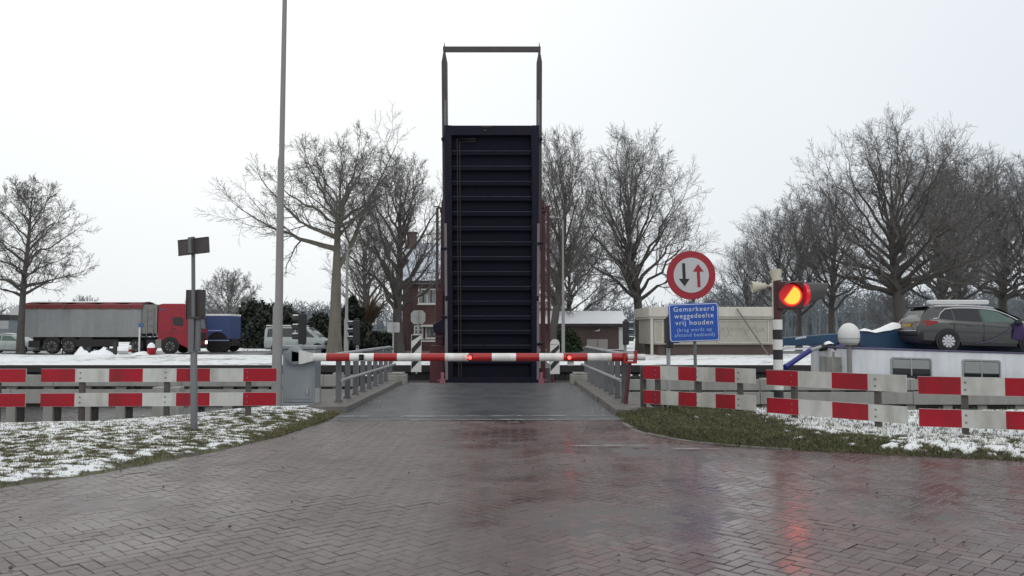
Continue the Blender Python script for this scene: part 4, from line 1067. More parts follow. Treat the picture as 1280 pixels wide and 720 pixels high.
# ================================================================== DRAWBRIDGE
def drawbridge():
    xc = axc(33.5) + .01
    t = thing('drawbridge', 'raised dark blue drawbridge leaf with cross girders between dull red towers', 'drawbridge', (xc, 33.6, -1.0))
    O = Vector((xc, 33.55, -.55)); U = Vector((0, -1.55, 10.15)).normalized(); X = Vector((1, 0, 0)); D = X.cross(U) * -1   # D points away from the camera
    if D.y < 0: D = -D
    T = Matrix(((X.x, D.x, U.x, O.x), (X.y, D.y, U.y, O.y), (X.z, D.z, U.z, O.z), (0, 0, 0, 1)))
    L = 10.36; hw = 1.865
    for sg in (-1, 1):
        b = MB(); xs = sorted((sg*hw, sg*(hw-.28)))
        b.box(xs[0], xs[1], 0, .03, 0, L-.02, xf=T); xm = sg*(hw-.165); b.box(xm-.015, xm+.015, .031, .62, 0, L-.02, xf=T)
        b.box(xs[0], xs[1], .621, .65, 0, L-.02, xf=T)
        b.build('side_girder', M['navy'], t)
    b = MB(); b.box(-hw+.29, hw-.29,   .25, .34, 0, L-.05, xf=T); b.build('deck_plate', M['navy_panel'], t)
    for (a, c) in ((L-.40, L-.03), (.02, .30)):
        b = MB(); b.box(-hw+.282, hw-.282, .005, .06, a, c, xf=T); b.box(-hw+.295, hw-.295, .061, .62, a+.02, a+.04, xf=T); b.build('end_beam', M['navy'], t)
    for k in range(16):
        s = 9.28 - .597*k
        if s < .4: break
        b = MB(); b.box(-hw+.283, hw-.283, .10, .13, s-.09, s+.09, 1, xf=T)
        b.box(-hw+.295, hw-.295,   .131, .249, s-.012, s+.012, 1, xf=T)
        b.box(-hw+.283, hw-.283,   .094, .0985, s+.058, s+.088, 2, xf=T)  # thin paler strip along the upper edge of the girder flange
        b.build('cross_girder', [M['navy'], M['navy_panel'], M['navy_pale']], t)
    b = MB()
    for xx in (-hw+.50, -hw+.60):
        b.tube([T @ Vector((xx, .06, .3)), T @ Vector((xx, .06, L-.55 - (xx+hw-.5)*.9)), T @ Vector((-hw+1.22, .06, L-.55 - (xx+hw-.5)*.9))], .013, 6)
    b.build('conduit', M['conduit'], t)
    b = MB(); b.box(-.42, .0, -.03, .0, L-.10, L-.06, xf=T); b.box(-.30, -.22, -.04, .0, L-.24, L-.18, xf=T); b.build('lock_plate', M['conduit'], t)
    # balance beams beside and above the leaf
    zt = 13.38
    for sg in (-1, 1):
        x0, x1 = sorted((sg*(hw-.10), sg*(hw+.115)))
        b = MB(); b.box(x0, x1, .34, .72, 5.4, zt-.55, xf=T)
        xm = (x0+x1)/2
        b.prism([(x0, zt-.55), (x1, zt-.55), (xm+.035, zt-.16), (xm-.035, zt-.16)], .36, .70, xf=T)
        b.tube([T @ Vector((xm, .52, zt-.2)), T @ Vector((xm, .52, zt+.22))], [.05, .01], 8)
        b.build('balance_beam', M['beam_maroon'], t)
        b = MB(); xi = sg*(hw-.02)
        b.box(xi-.045, xi+.045, .325, .338, 6.6, L+1.0, xf=T); b.box(xi-.05, xi+.05, -.02, -.001, .2, 3.4, xf=T); b.box(xi-.05, xi+.05, -.02, -.001, 3.6, 6.5, xf=T)
        b.build('wear_strip', M['beam_grey'], t)
        b = MB(); b.box(sg*(hw+.03)-.10, sg*(hw+.03)+.10, .1, .33, L-.60, L-.49, xf=T); b.build('hinge_bracket', M['navy'], t)
        for s in (2.75 + (0 if sg < 0 else -1.1), 4.5 + (1.0 if sg < 0 else 1.2)):
            b = MB(); b.box(sg*(hw+.06)-.12, sg*(hw+.06)+.12, -.06, .2, s-.05, s+.05, xf=T); b.build('hinge_bracket', M['navy'], t)
    b = MB(); b.box(-hw-.06, hw+.06, .42, .62, zt-.14, zt+.06, xf=T); b.build('crossbar', M['beam_maroon'], t)
    # towers
    for sg in (-1, 1):
        b = MB(); x0, x1 = sorted((sg*(hw+.125), sg*(hw+.31)))
        b.box(xc+x0, xc+x1, 34.2, 34.6, -1.5, 6.55); b.box(xc+x0-.04, xc+x1+.04, 34.15, 34.65, 6.551, 6.72)
        b.box(xc+(x0+x1)/2-.06, xc+(x0+x1)/2+.06, 34.1, 34.7, 6.72, 7.05)
        b.build('tower', M['bridge_red'], t, bevel=.015)
        b = MB(); xr = xc + sg*(hw+.46)
        b.beam((xr, 34.25, 3.1 if sg < 0 else 1.2), (xr-sg*.02 if sg > 0 else xr, 34.25, 6.75), .11, .11); b.beam((xr, 34.25, 6.75), (xr - sg*.3, 34.25, 6.72), .1, .07)
        b.box(xr-.16, xr+.1, 34.2, 34.3, 6.78, 6.82)
        if sg > 0: b.beam((xr, 34.25, 1.2), (xr+.14, 34.25, -.5), .10, .10)
        b.build('hanger_rod', M['beam_maroon'] if sg < 0 else M['bridge_red'], t)
    b = MB(); b.box(xc-hw-.72, xc-hw-.135, 34.05, 34.6, -1.5, 1.02); b.box(xc-hw-.50, xc-hw-.18, 34.0, 34.05, 1.03, 3.3); b.build('machine_column', M['bridge_red'], t, bevel=.03)
    b = MB(); b.box(xc-hw-.8, xc-hw-.2, 33.95, 34.04, 1.35, 1.42); b.tube([(xc-hw-.6, 33.9, 1.6), (xc-hw-.3, 33.9, 1.55)], .05, 8)
    b.box(xc-hw-.55, xc-hw-.3, 33.9, 34.0, 1.8, 2.0); b.build('pipework', M['beam_maroon'], t)
    b = MB(); b.prism([(-hw-.02, 2.05), (-hw-.02, 2.75), (-hw-.52, 2.42), (-hw-.50, 2.18)], -.02, .15, xf=T); b.build('gusset', M['navy'], t, bevel=.01)
    b = MB(); b.lathe([(.12, -2.25), (.12, 2.25)], (xc, 33.75, -.45), 16, axis='X'); b.build('hinge_shaft', M['bridge_red'], t, smooth=40)
drawbridge()
for u in (553.5, 676.5):
    x = px(u, 25.5); b = MB()
    b.prism([(x-.09, .006), (x+.09, .006), (x+.06, .12), (x+.045, .2), (x+.055, .30), (x+.03, .335), (x-.03, .335), (x-.055, .30), (x-.045, .2), (x-.06, .12)], 25.40, 25.50)
    tag(b.build('leaf_bearing', M['pink'], bevel=.008), 'faded red bearing block for the bridge leaf at the %s edge of the roadway end' % ('left' if u < 600 else 'right'), 'bearing block')
b = MB(); b.box(axc(36)-4.2, axc(36)+4.2, 33.4, 38.1, -3, -.62); struct(b.build('bridge_abutment', M['quay']))
b = MB(); b.box(axc(36)-2.6, axc(36)+2.6, 34.9, 52.05, -.61, .05); struct(b.build('bridge_ramp', M['asphalt_far']))

# ================================================================== VEHICLE BODIES
def section(st, x):
    for a, c in zip(st, st[1:]):
        if x <= c[0]:
            k = (x-a[0])/(c[0]-a[0]) if c[0] > a[0] else 0
            return [lerp(p, q, k) for p, q in zip(a, c)]
    return st[-1]
def ring(s):
    x, z0, zb, zt, w, wt = s
    half = [(w*.80, z0), (w*.965, z0+(zb-z0)*.16), (w, z0+(zb-z0)*.58), (w*.992, z0+(zb-z0)*.86), (w*.955, zb), (wt, zt-min(.05, (zt-zb)*.3)), (wt*.86, zt-.006), (wt*.45, zt+.008)]
    return half
def body_mesh(st, flip=1):
    vs = []; fs = []
    n = 16
    for s in st:
        h = ring(s)
        for (y, z) in h: vs.append((s[0], -y, z))
        for (y, z) in reversed(h): vs.append((s[0], y, z))
    for i in range(len(st)-1):
        for k in range(n):
            k2 = (k+1) % n; fs.append((i*n+k, (i+1)*n+k, (i+1)*n+k2, i*n+k2))
    fs.append(tuple(range(n))); fs.append(tuple((len(st)-1)*n+k for k in range(n))[::-1])
    return vs, fs
def side_pt(st, x, tt, sg, off=.007):
    s = section(st, x); _, z0, zb, zt, w, wt = s
    a = (w*.955, zb); c = (wt, zt-min(.05, (zt-zb)*.3))
    y, z = lerp(a[0], c[0], tt), lerp(a[1], c[1], tt)
    nx, nz = (c[1]-a[1]), -(c[0]-a[0]); l = math.hypot(nx, nz) or 1
    return Vector((x, sg*(y+off*nx/l), z+off*nz/l))
def side_window(st, outline, sg, off=.007):
    """outline: list of (x, t); returns mesh of a strip between lower and upper edges sampled in x"""
    lo, hi = outline
    b = MB(); n = 14; vs = []
    xa = max(lo[0][0], hi[0][0]); xb = min(lo[-1][0], hi[-1][0])
    for i in range(n+1):
        k = i/n
        xl = lerp(lo[0][0], lo[-1][0], k); xh = lerp(hi[0][0], hi[-1][0], k)
        vs.append(side_pt(st, xl, interp(lo, xl), sg, off)); vs.append(side_pt(st, xh, interp(hi, xh), sg, off))
    fs = [(2*i, 2*i+2, 2*i+3, 2*i+1) for i in range(n)]
    if sg > 0: fs = [f[::-1] for f in fs]
    b.add(vs, fs); return b
def xform(b, T): b.v = [tuple(T @ Vector(p)) for p in b.v]; return b
M['rim_dark'] = mat('shaded alloy', (.16, .16, .165), .4, .3)
def wheel(parent, c, r, w, rim_mat, T, sg, spokes=5, name='wheel'):
    b = MB(); b.lathe([(r*.66, -w/2), (r*.93, -w/2), (r, -w*.3), (r, w*.3), (r*.93, w/2), (r*.66, w/2)], c, 28, axis='Y'); xform(b, T)
    wo = b.build(name, M['rubber'], parent, smooth=35)
    b = MB(); y = sg*w/2
    b.lathe([(r*.68, 0), (r*.66, .008), (r*.63, -.006), (.02, -.010)], (c[0], c[1]+y, c[2]), 28, 0, axis='Y', xf=Matrix.Rotation(R(180), 4, 'Z') if sg < 0 else None)
    for k in range(spokes):
        a = 2*math.pi*k/spokes + .3
        q = Matrix.Translation((c[0], c[1]+y*1.02, c[2])) @ Matrix.Rotation(a, 4, 'Y')
        b.box(-r*.085, r*.085, -.008, .008, r*.08, r*.63, 1, xf=q)
    b.lathe([(r*.15, -.01), (r*.15, .01)], (c[0], c[1]+y*1.02, c[2]), 12, 1, axis='Y'); xform(b, T)
    b.build('rim', [M['rim_dark'] if rim_mat else M['chassis'], rim_mat or M['chassis']], wo, smooth=35)
    return wo

CAR = [(0.0,.44,.60,.64,.66,.60),(.03,.34,.72,.80,.76,.70),(.10,.26,.90,.985,.83,.72),(.17,.23,.95,1.07,.86,.70),(.34,.21,.985,1.33,.885,.62),(.46,.20,.985,1.425,.89,.60),
       (.9,.19,.975,1.465,.90,.605),(1.6,.185,.955,1.48,.905,.615),(2.2,.185,.94,1.465,.905,.615),(2.6,.185,.93,1.425,.905,.605),(3.0,.185,.925,1.28,.905,.60),(3.45,.185,.915,1.06,.90,.62),
       (3.65,.185,.90,.985,.895,.64),(4.0,.185,.86,.93,.885,.64),(4.4,.20,.76,.82,.845,.58),(4.6,.26,.64,.70,.77,.50),(4.7,.36,.50,.54,.62,.42)]
def estate_car():
    x0, yc, z0 = 13.02, 27.3, .985
    tilt = R(1.6)
    T = Matrix.Translation((x0, yc, z0)) @ Matrix.Rotation(tilt, 4, 'Y')
    t = thing('parked_car', 'dark grey estate car parked on the white roof of the ship', 'car', (x0+2.35, yc, z0-.06), 0)
    b = MB(); vs, fs = body_mesh(CAR); b.add(vs, fs); xform(b, T); body = b.build('body', M['car_grey'], t, smooth=38)
    for sg in (-1, 1):
        for nm, lo, hi, m_ in (('rear_quarter_window', [(.62,.16),(1.12,.06)], [(.80,.70),(1.12,.86)], 'glass_dark'),
                               ('rear_door_window', [(1.16,.06),(2.02,.05)], [(1.16,.87),(1.98,.90)], 'glass_dark'),
                               ('front_door_window', [(2.07,.05),(3.22,.10)], [(2.04,.90),(2.62,.86)], 'glass_green')):
            xform(side_window(CAR, (lo, hi), sg), T).build(nm, M[m_], t, smooth=60)
        # bright moulding over the side glass
        pts = [side_pt(CAR, x, k, sg, .012) for x, k in ((.46,.10),(.62,.14),(.74,.52),(.9,.84),(1.2,.93),(1.7,.95),(2.2,.95),(2.6,.93),(2.95,.90),(3.25,.75),(3.48,.25))]
        b = MB(); b.tube([T @ p for p in pts], .020, 8); b.build('window_trim', M['car_trim'], t, smooth=50)
        pts = [side_pt(CAR, x, 1.0, sg, .045) + Vector((0, -sg*.03, .035)) for x in (.6, .9, 1.4, 1.9, 2.3, 2.5)]
        b = MB(); b.tube([T @ p for p in pts], .018, 8); b.build('roof_rail', M['car_trim'], t, smooth=50)
        # tail light wrapping round the corner
        b = MB(); vs = []
        for (x, y, za, zb) in ((.055,.46,.80,.92),(.07,.64,.78,.94),(.13,.80,.77,.955),(.24,.862,.78,.965),(.40,.893,.82,.965),(.58,.903,.89,.95)):
            vs += [(x-.02, sg*(y+.010), za), (x+.01, sg*(y+.010), zb)]
        f_ = [(2*i, 2*i+1, 2*i+3, 2*i+2) for i in range(5)]
        b.add(vs, f_ if sg < 0 else [q[::-1] for q in f_]); xform(b, T).build('tail_light', M['tail_red'], t, smooth=50)
        for wx in (.90, 3.56):
            b = MB(); b.lathe([(.375, 0), (.375, .03), (.01, .03)], (wx, sg*.872, .33), 28, axis='Y', xf=Matrix.Rotation(R(180), 4, 'Z') if sg > 0 else None)
            b.v = [(p[0], p[1] - (0 if sg < 0 else 0), p[2]) for p in b.v]
            b = MB(); b.lathe([(.385, -.010), (.385, .010)], (wx, sg*.897, .345), 30, axis='Y'); xform(b, T).build('wheel_arch', M['black'], t)
            wheel(t, (wx, sg*.825, .325), .325, .22, M['rim'], T, sg, 10)
        b = MB(); b.box(.6+.72, 3.1, sg*.895-.012, sg*.895+.012, .20, .30); xform(b, T).build('sill', M['black'], t, bevel=.01)
        b = MB(); b.prism([(2.98,.93),(3.2,.93),(3.16,1.06),(3.02,1.07)], sg*.91, sg*1.06); xform(b, T).build('mirror', M['black'], t, bevel=.02)
        b = MB(); b.box(1.5, 1.68, sg*.905-.012, sg*.905+.014, .83, .855); b.box(2.5, 2.68, sg*.905-.012, sg*.905+.014, .81, .835); xform(b, T).build('door_handles', M['car_grey'], t, bevel=.006)
        for xx in (2.045, 1.10):
            b = MB(); b.box(xx, xx+.012, sg*.9045-.004, sg*.9045+.004, .36, .93); xform(b, T).build('door_gap', M['black'], t)
        b = MB(); b.beam((.95, sg*.905, .89), (3.4, sg*.908, .80), .01, .02); xform(b, T).build('body_crease', M['car_grey'], t)
    b = MB(); vs = [(.165,-.66,1.02),(.165,.66,1.02),(.375,.56,1.36),(.375,-.56,1.36)]
    vs = [(p[0]-.028, p[1], p[2]) for p in vs]; b.add(vs, [(0,3,2,1)]); xform(b, T).build('rear_window', M['glass_dark'], t)
    b = MB(); b.prism([(.27,1.395),(.50,1.445),(.50,1.47),(.25,1.43)], -.58, .58); xform(b, T).build('spoiler', M['black'], t, bevel=.012)
    b = MB(); b.prism([(-.035,.50),(-.035,.62),(.10,.66),(.10,.40)], -.70, .70); b.box(-.045, .0, -.66, .66, .615, .645, 1); xform(b, T).build('rear_bumper', [M['black'], M['car_trim']], t, bevel=.01)
    b = MB(); b.box(.005, .03, -.27, .27, .755, .865); xform(b, T).build('number_plate', M['plate_yellow'], t, bevel=.004)
    b = MB(); vs = [(2.66,-.56,1.425),(2.66,.56,1.425),(3.5,.60,1.06),(3.5,-.60,1.06)]; b.add([(p[0]+.01,p[1],p[2]+.012) for p in vs], [(0,3,2,1)]); xform(b, T).build('windscreen', M['glass_dark'], t)
    b = MB(); rnd = random.Random(2)
    vs = []; n = 10
    for i in range(n+1):
        for j in range(5):
            x = lerp(.62, 2.35, i/n); y = lerp(-.46, .46, j/4); vs.append((x + rnd.uniform(-.03,.03), y, section(CAR, x)[3] + .004 + .010*math.sin(math.pi*i/n)*math.sin(math.pi*(j+.2)/4.4)))
    b.add(vs, [(i*5+j, (i+1)*5+j, (i+1)*5+j+1, i*5+j+1) for i in range(n) for j in range(4)]); xform(b, T).build('snow_patch', M['snow'], t, smooth=60)
    # purple cloth tied on the front door
    b = MB(); vs = []; n, k = 9, 10
    for i in range(n+1):
        for j in range(k+1):
            u, v = i/n, j/k
            x = 2.98 + u*(.28 + .16*v) - .05*v; z = 1.0 - .56*v - .03*u
            vs.append((x, -.925 - .022*math.sin(u*9 + v*4) - .02*math.sin(v*3), z + .02*math.sin(u*7)))
    b.add(vs, [(i*(k+1)+j, (i+1)*(k+1)+j, (i+1)*(k+1)+j+1, i*(k+1)+j+1) for i in range(n) for j in range(k)]); xform(b, T)
    tag(b.build('cloth', M['canvas_purple'], smooth=70), 'purple cloth draped over the front door of the grey car', 'cloth')
    b = MB(); pts = [T @ Vector((2.9 - .95*k**1.0, -.955 - .02, .90 - .62*k + .28*k*k)) for k in [i/12 for i in range(13)]]
    pts = [T @ Vector((lerp(2.92, 1.75, k), -.95, .80 - .52*math.sin(k*math.pi/2))) for k in [i/12 for i in range(13)]]
    b.tube(pts, .014, 6); tag(b.build('rope', mat('purple rope', (.12, .09, .17), .8), smooth=60), 'purple lashing rope curving from the cloth down to the ship roof', 'rope')
estate_car()

# ================================================================== SHIP
def sh(x, z): return z - (x - 10.43)*.030
def rrect(x0, x1, z0, z1, rad, n=5):
    o = []
    for (cx, cz, a0) in ((x1-rad, z0+rad, -90), (x1-rad, z1-rad, 0), (x0+rad, z1-rad, 90), (x0+rad, z0+rad, 180)):
        for k in range(n+1): a = R(a0+90*k/n); o.append((cx+rad*math.cos(a), cz+rad*math.sin(a)))
    return o
def tiltz(b): b.v = [(p[0], p[1], sh(p[0], p[2])) for p in b.v]; return b
def ship():
    t = thing('cargo_ship', 'inland ship with a long white deckhouse passing along the canal behind the right boards', 'ship', (16, 27.4, WATER))
    b = MB(); n = 40; pl = []
    def hullw(x): return 2.15*min(1, ((x-8.9)/2.2)**.5) if x < 11.1 else 2.15
    xs = [8.9 + .001] + [8.9+.18*i for i in range(1, 13)] + [12, 16, 20, 24, 28, 30]
    near = [(x, 27.4-hullw(x)) for x in xs]; far = [(x, 27.4+hullw(x)) for x in xs][::-1]
    b.prism(near + far, -2.2, .12, plane='XY'); tiltz(b).build('hull', M['ship_dark'], t)
    b = MB()
    for (a, c) in zip(near, near[1:]): b.add([(a[0],a[1],.121),(c[0],c[1],.121),(c[0],c[1],.30),(a[0],a[1],.30),(a[0],a[1]+.06,.121),(c[0],c[1]+.06,.121),(c[0],c[1]+.06,.30),(a[0],a[1]+.06,.30)], [(0,1,2,3),(4,7,6,5),(3,2,6,7)])
    tiltz(b).build('bulwark', M['ship_dark'], t)
    b = MB(); b.prism(rrect(10.43, 26, -.2, 1.06, .05, 3), 25.6, 28.9); tiltz(b).build('deckhouse', M['ship_white'], t, bevel=.02)
    b = MB(); b.box(10.40, 26, 25.56, 28.94, 1.062, 1.10); tiltz(b).build('roof_edge', M['ship_purple'], t, bevel=.01)
    for i, (xa, xb) in enumerate(((px(1112, 25.6), px(1163.5, 25.6)), (px(1201, 25.6), px(1249.5, 25.6)), (16.5, 17.75), (18.9, 20.1), (21.2, 22.4))):
        z1 = .845; z0 = .08
        b = MB(); o = rrect(xa, xb, z0, z1, .085); inn = rrect(xa+.05, xb-.05, z0+.05, z1-.05, .05)
        m = len(o); vs = [(a, 25.575, c) for a, c in o] + [(a, 25.575, c) for a, c in inn] + [(a, 25.598, c) for a, c in o] + [(a, 25.598, c) for a, c in inn]
        fs = []
        for k in range(m):
            j = (k+1) % m; fs += [(k, j, m+j, m+k), (k, 2*m+k, 2*m+j, j), (m+k, m+j, 3*m+j, 3*m+k)]
        b.add(vs, fs); w = tiltz(b).build('window', M['galv'], t)
        b = MB(); b.prism(rrect(xa+.045, xb-.045, z0+.045, z1-.045, .05), 25.592, 25.5965); tiltz(b).build('pane', M['glass_dark'], w)
        zb_ = .50 if i == 0 else .42
        b = MB(); b.box(xa+.07, xb-.07, 25.586, 25.590, zb_, z1-.07); 
        for s_ in range(3): b.box(xa+.07, xb-.07, 25.582, 25.5855, lerp(zb_, z1-.08, s_/3)+.01, lerp(zb_, z1-.08, s_/3)+.03)
        tiltz(b).build('blind', M['curtain'], w)
        b = MB(); xm = (xa+xb)/2; b.box(xm-.02, xm+.02, 25.574, 25.581, z0+.04, z1-.04); tiltz(b).build('mullion', M['galv'], w)
    # stern bollard rail
    b = MB(); x = px(1040, 26.4); b.box(x, x+.34, 26.2, 27.6, .05, .78); b.box(x-.07, x, 26.2, 26.27, -.1, .95); b.lathe([(.05,0),(.05,.03)], (x+.20, 26.19, .48), 10, axis='Y'); tiltz(b).build('machine_housing', M['machine'], t, bevel=.02)
    b = MB(); b.tube([(x-.04, 26.1, .13), (x+.1, 26.0, .19), (x+.45, 26.0, .20), (x+.6, 26.05, .13)], .09, 10); tiltz(b).build('rope_coil', M['black'], t, smooth=50)
ship()
# radome on its post
t = thing('radome', 'white domed antenna on a grey post at the end of the ship deckhouse', 'antenna', (px(1061, 25.45), 25.45, .2))
x = px(1061, 25.45); zc = pz(419, 25.45); r = 13*25.45/F
prof = [(.02, .0)]
b = MB(); b.lathe([(r*.70, -r*.85), (r*.90, -r*.72), (r*.98, -.30*r), (r, 0)] + [(r*math.cos(R(a)), r*math.sin(R(a))*1.18) for a in (15, 30, 45, 60, 75, 86)] + [(.004, r*1.185)], (x, 25.45, zc), 32)
b.build('dome', M['dome_white'], t, smooth=60)
b = MB(); b.lathe([(r*1.015, -.33*r), (r*1.015, -.26*r)], (x, 25.45, zc), 32); b.build('seam', M['galv'], t)
b = MB(); b.tube([(x, 25.45, -.2), (x, 25.45, zc-r*.8)], .075, 12); b.lathe([(r*.75, 0), (r*.75, .05)], (x, 25.45, zc-r*.93), 20); b.build('post', M['pole_grey'], t, smooth=40)
# radar scanner behind the car
Y = 29.2
t = thing('radar_scanner', 'long white radar bar on a short pedestal above the grey car', 'radar', (px(1196, Y), Y, .95))
b = MB(); xa, xb = px(1160, Y), px(1236, Y); zc = pz(378, Y)
b.prism(rrect(xa, xb, zc-.085, zc+.085, .07), Y-.09, Y+.09); b.build('scanner_bar', M['dome_white'], t, bevel=.03)
b = MB(); xm = px(1196, Y); b.lathe([(.14, -.22), (.12, -.14), (.08, -.085)], (xm, Y, zc), 16); b.tube([(xm, Y, .95), (xm, Y, zc-.2)], .07, 12); b.build('pedestal', M['dome_white'], t, smooth=40)
# folded blue crane
def crane():
    Y = 28.0
    t = thing('deck_crane', 'long dark blue folded crane boom with snow on top, lying over the ship stern', 'crane', (px(1050, Y), Y, .4))
    A0, A1 = pt(974, 432, Y), pt(974, 422.5, Y); B0, B1 = pt(1062, 432, Y), pt(1062, 415.5, Y); C0, C1 = pt(1150, 436, Y), pt(1150, 411, Y)
    b = MB(); b.prism([(A0.x, A0.z), (B0.x, B0.z), (C0.x, C0.z-.2), (C0.x+4, C0.z-.3), (C0.x+4, C1.z), (C1.x, C1.z), (B1.x, B1.z), (A1.x, A1.z)], Y-.2, Y+.2)
    b.build('boom', M['crane_blue'], t, bevel=.02)
    b = MB(); m0 = pt(992, 423.5, Y)   # worn white lettering strip, unreadable
    x = m0.x
    rnd = random.Random(4)
    for k in range(7): w = rnd.uniform(.03, .055); b.box(x, x+w, Y-.206, Y-.203, m0.z-.02+.008*k, m0.z+.045+.008*k); x += w+.014
    b.build('worn_marks', M['sign_text'], t)
    b = MB(); p, q = pt(983, 458, 26.6), pt(1014, 437, 27.2); b.tube([p, q], .085, 14); b.tube([p + (p-q)*.06, p], .10, 14); b.build('hydraulic_tube', M['tube_blue'], t, smooth=40)
    b = MB(); p, q = pt(1013, 438, 27.1), pt(1028, 433, 27.4); b.tube([p, q], .06, 10); b.build('piston', M['galv'], t, smooth=40)
    b = MB(); b.tube([pt(1024, 435, 27.4), pt(1041, 432.5, 27.5)], .12, 12); b.box(px(1050, 27.6), px(1075, 27.6), 27.6, 28.3, .3, 1.25); b.build('joint', M['black'], t, bevel=.03, smooth=40)
crane()
def snow_lump(name, label, pts, Y0, Y1, group=None):
    """lumpy snow cap: pts = [(x, z_bottom, thickness)]"""
    b = MB(); vs = []; k = 6
    for (x, z, th_) in pts:
        for j in range(k+1):
            a = j/k; vs.append((x, lerp(Y0, Y1, a), z + th_*math.sin(math.pi*a)**.5))
    n = len(pts)
    b.add(vs, [(i*(k+1)+j, (i+1)*(k+1)+j, (i+1)*(k+1)+j+1, i*(k+1)+j+1) for i in range(n-1) for j in range(k)])
    return tag(b.build(name, M['snow'], smooth=70), label, 'snow', group)
Y = 28.0
snow_lump('snow', 'snow lying on the blue crane boom beside the grey car', [(px(u, Y), pz(v, Y), h) for u, v, h in ((1072,413.5,.01),(1080,414,.10),(1090,416,.08),(1100,414,.12),(1108,413,.20),(1115,411,.22),(1122,410,.17),(1128,409.5,.05))], Y-.28, Y+.2)
snow_lump('snow', 'small snow cap on the dark crane joint left of the radome', [(px(u, 27.45), pz(v, 27.45), h) for u, v, h in ((1029,431,.0),(1032,430,.07),(1036,429.5,.09),(1040,429.5,.02))], 27.3, 27.6)
b = MB(); vs = [pt(1040, 435, 27), pt(1052, 428.5, 27.1), pt(1057, 432, 26.9), pt(1046.5, 441.5, 26.7), pt(1043, 436, 26.6)]
b.add(vs, [(0,1,2,4),(0,4,3),(4,2,3)]); tag(b.build('cloth', M['canvas_purple'], smooth=70), 'purple canvas hanging from the crane beside the radome post', 'cloth')
# thin stay wire over the car
M['tail_red_dull'] = mat('faded mauve mark', (.12, .07, .16), .6)
# ================================================================== TREES
def perp(d):
    a = Vector((0,0,1)) if abs(d.z) < .9 else Vector((1,0,0))
    p = d.cross(a); p.normalize(); return p
class TreeGen:
    def __init__(s, seed): s.r = random.Random(seed); s.wood = MB(); s.tw = MB()
    def tube(s, mb, pts, rad, n): mb.tube(pts, rad, n, 0, cap=False)
    def path(s, p, d, L, nseg, wob, trop):
        pts = [p.copy()]; d = d.copy(); st = L/nseg
        for i in range(nseg):
            d = d + Vector((s.r.gauss(0, wob), s.r.gauss(0, wob), s.r.gauss(0, wob) + trop)); d.normalize()
            p = p + d*st; pts.append(p.copy())
        return pts, d
    def sub(s, p, d, L, r, lvl, P):
        cfg = P['lv'][lvl]; nseg, wob, trop, nch, ang, lr, tmin = cfg
        pts, dd = s.path(p, d, L, nseg, wob, trop)
        last = lvl == len(P['lv'])-1
        tip = P['tip'] if last else max(P['tip'], r*.35)
        rad = [lerp(r, tip, (i/nseg)**.8) for i in range(nseg+1)]
        s.tube(s.wood if lvl == 0 else s.tw, pts, rad, (7, 5, 3, 3, 3)[lvl])
        if last: return
        ph = s.r.uniform(0, 6.28)
        for k in range(nch):
            t = tmin + (1-tmin)*(k + s.r.random())/nch
            i = min(int(t*nseg), nseg-1); f = t*nseg - i
            q = pts[i].lerp(pts[i+1], f); dl = (pts[i+1]-pts[i]).normalized()
            ph += 2.4 + s.r.gauss(0, .5)
            a = R(ang + s.r.gauss(0, 9)); pp = perp(dl); pp = Matrix.Rotation(ph, 3, dl) @ pp
            nd = dl*math.cos(a) + pp*math.sin(a)
            s.sub(q, nd, L*lr*(1.15 - .6*t)*s.r.uniform(.65, 1.15), max(P['tip'], lerp(r, tip, t**.8)*.62), lvl+1, P)
        # continuation fork at the tip
        for k in range(2):
            pp = Matrix.Rotation(s.r.uniform(0, 6.28), 3, dd) @ perp(dd); a = R(s.r.uniform(12, 30))
            s.sub(pts[-1], dd*math.cos(a) + pp*math.sin(a), L*lr*s.r.uniform(.6, .9), max(P['tip'], tip*.85), lvl+1, P)
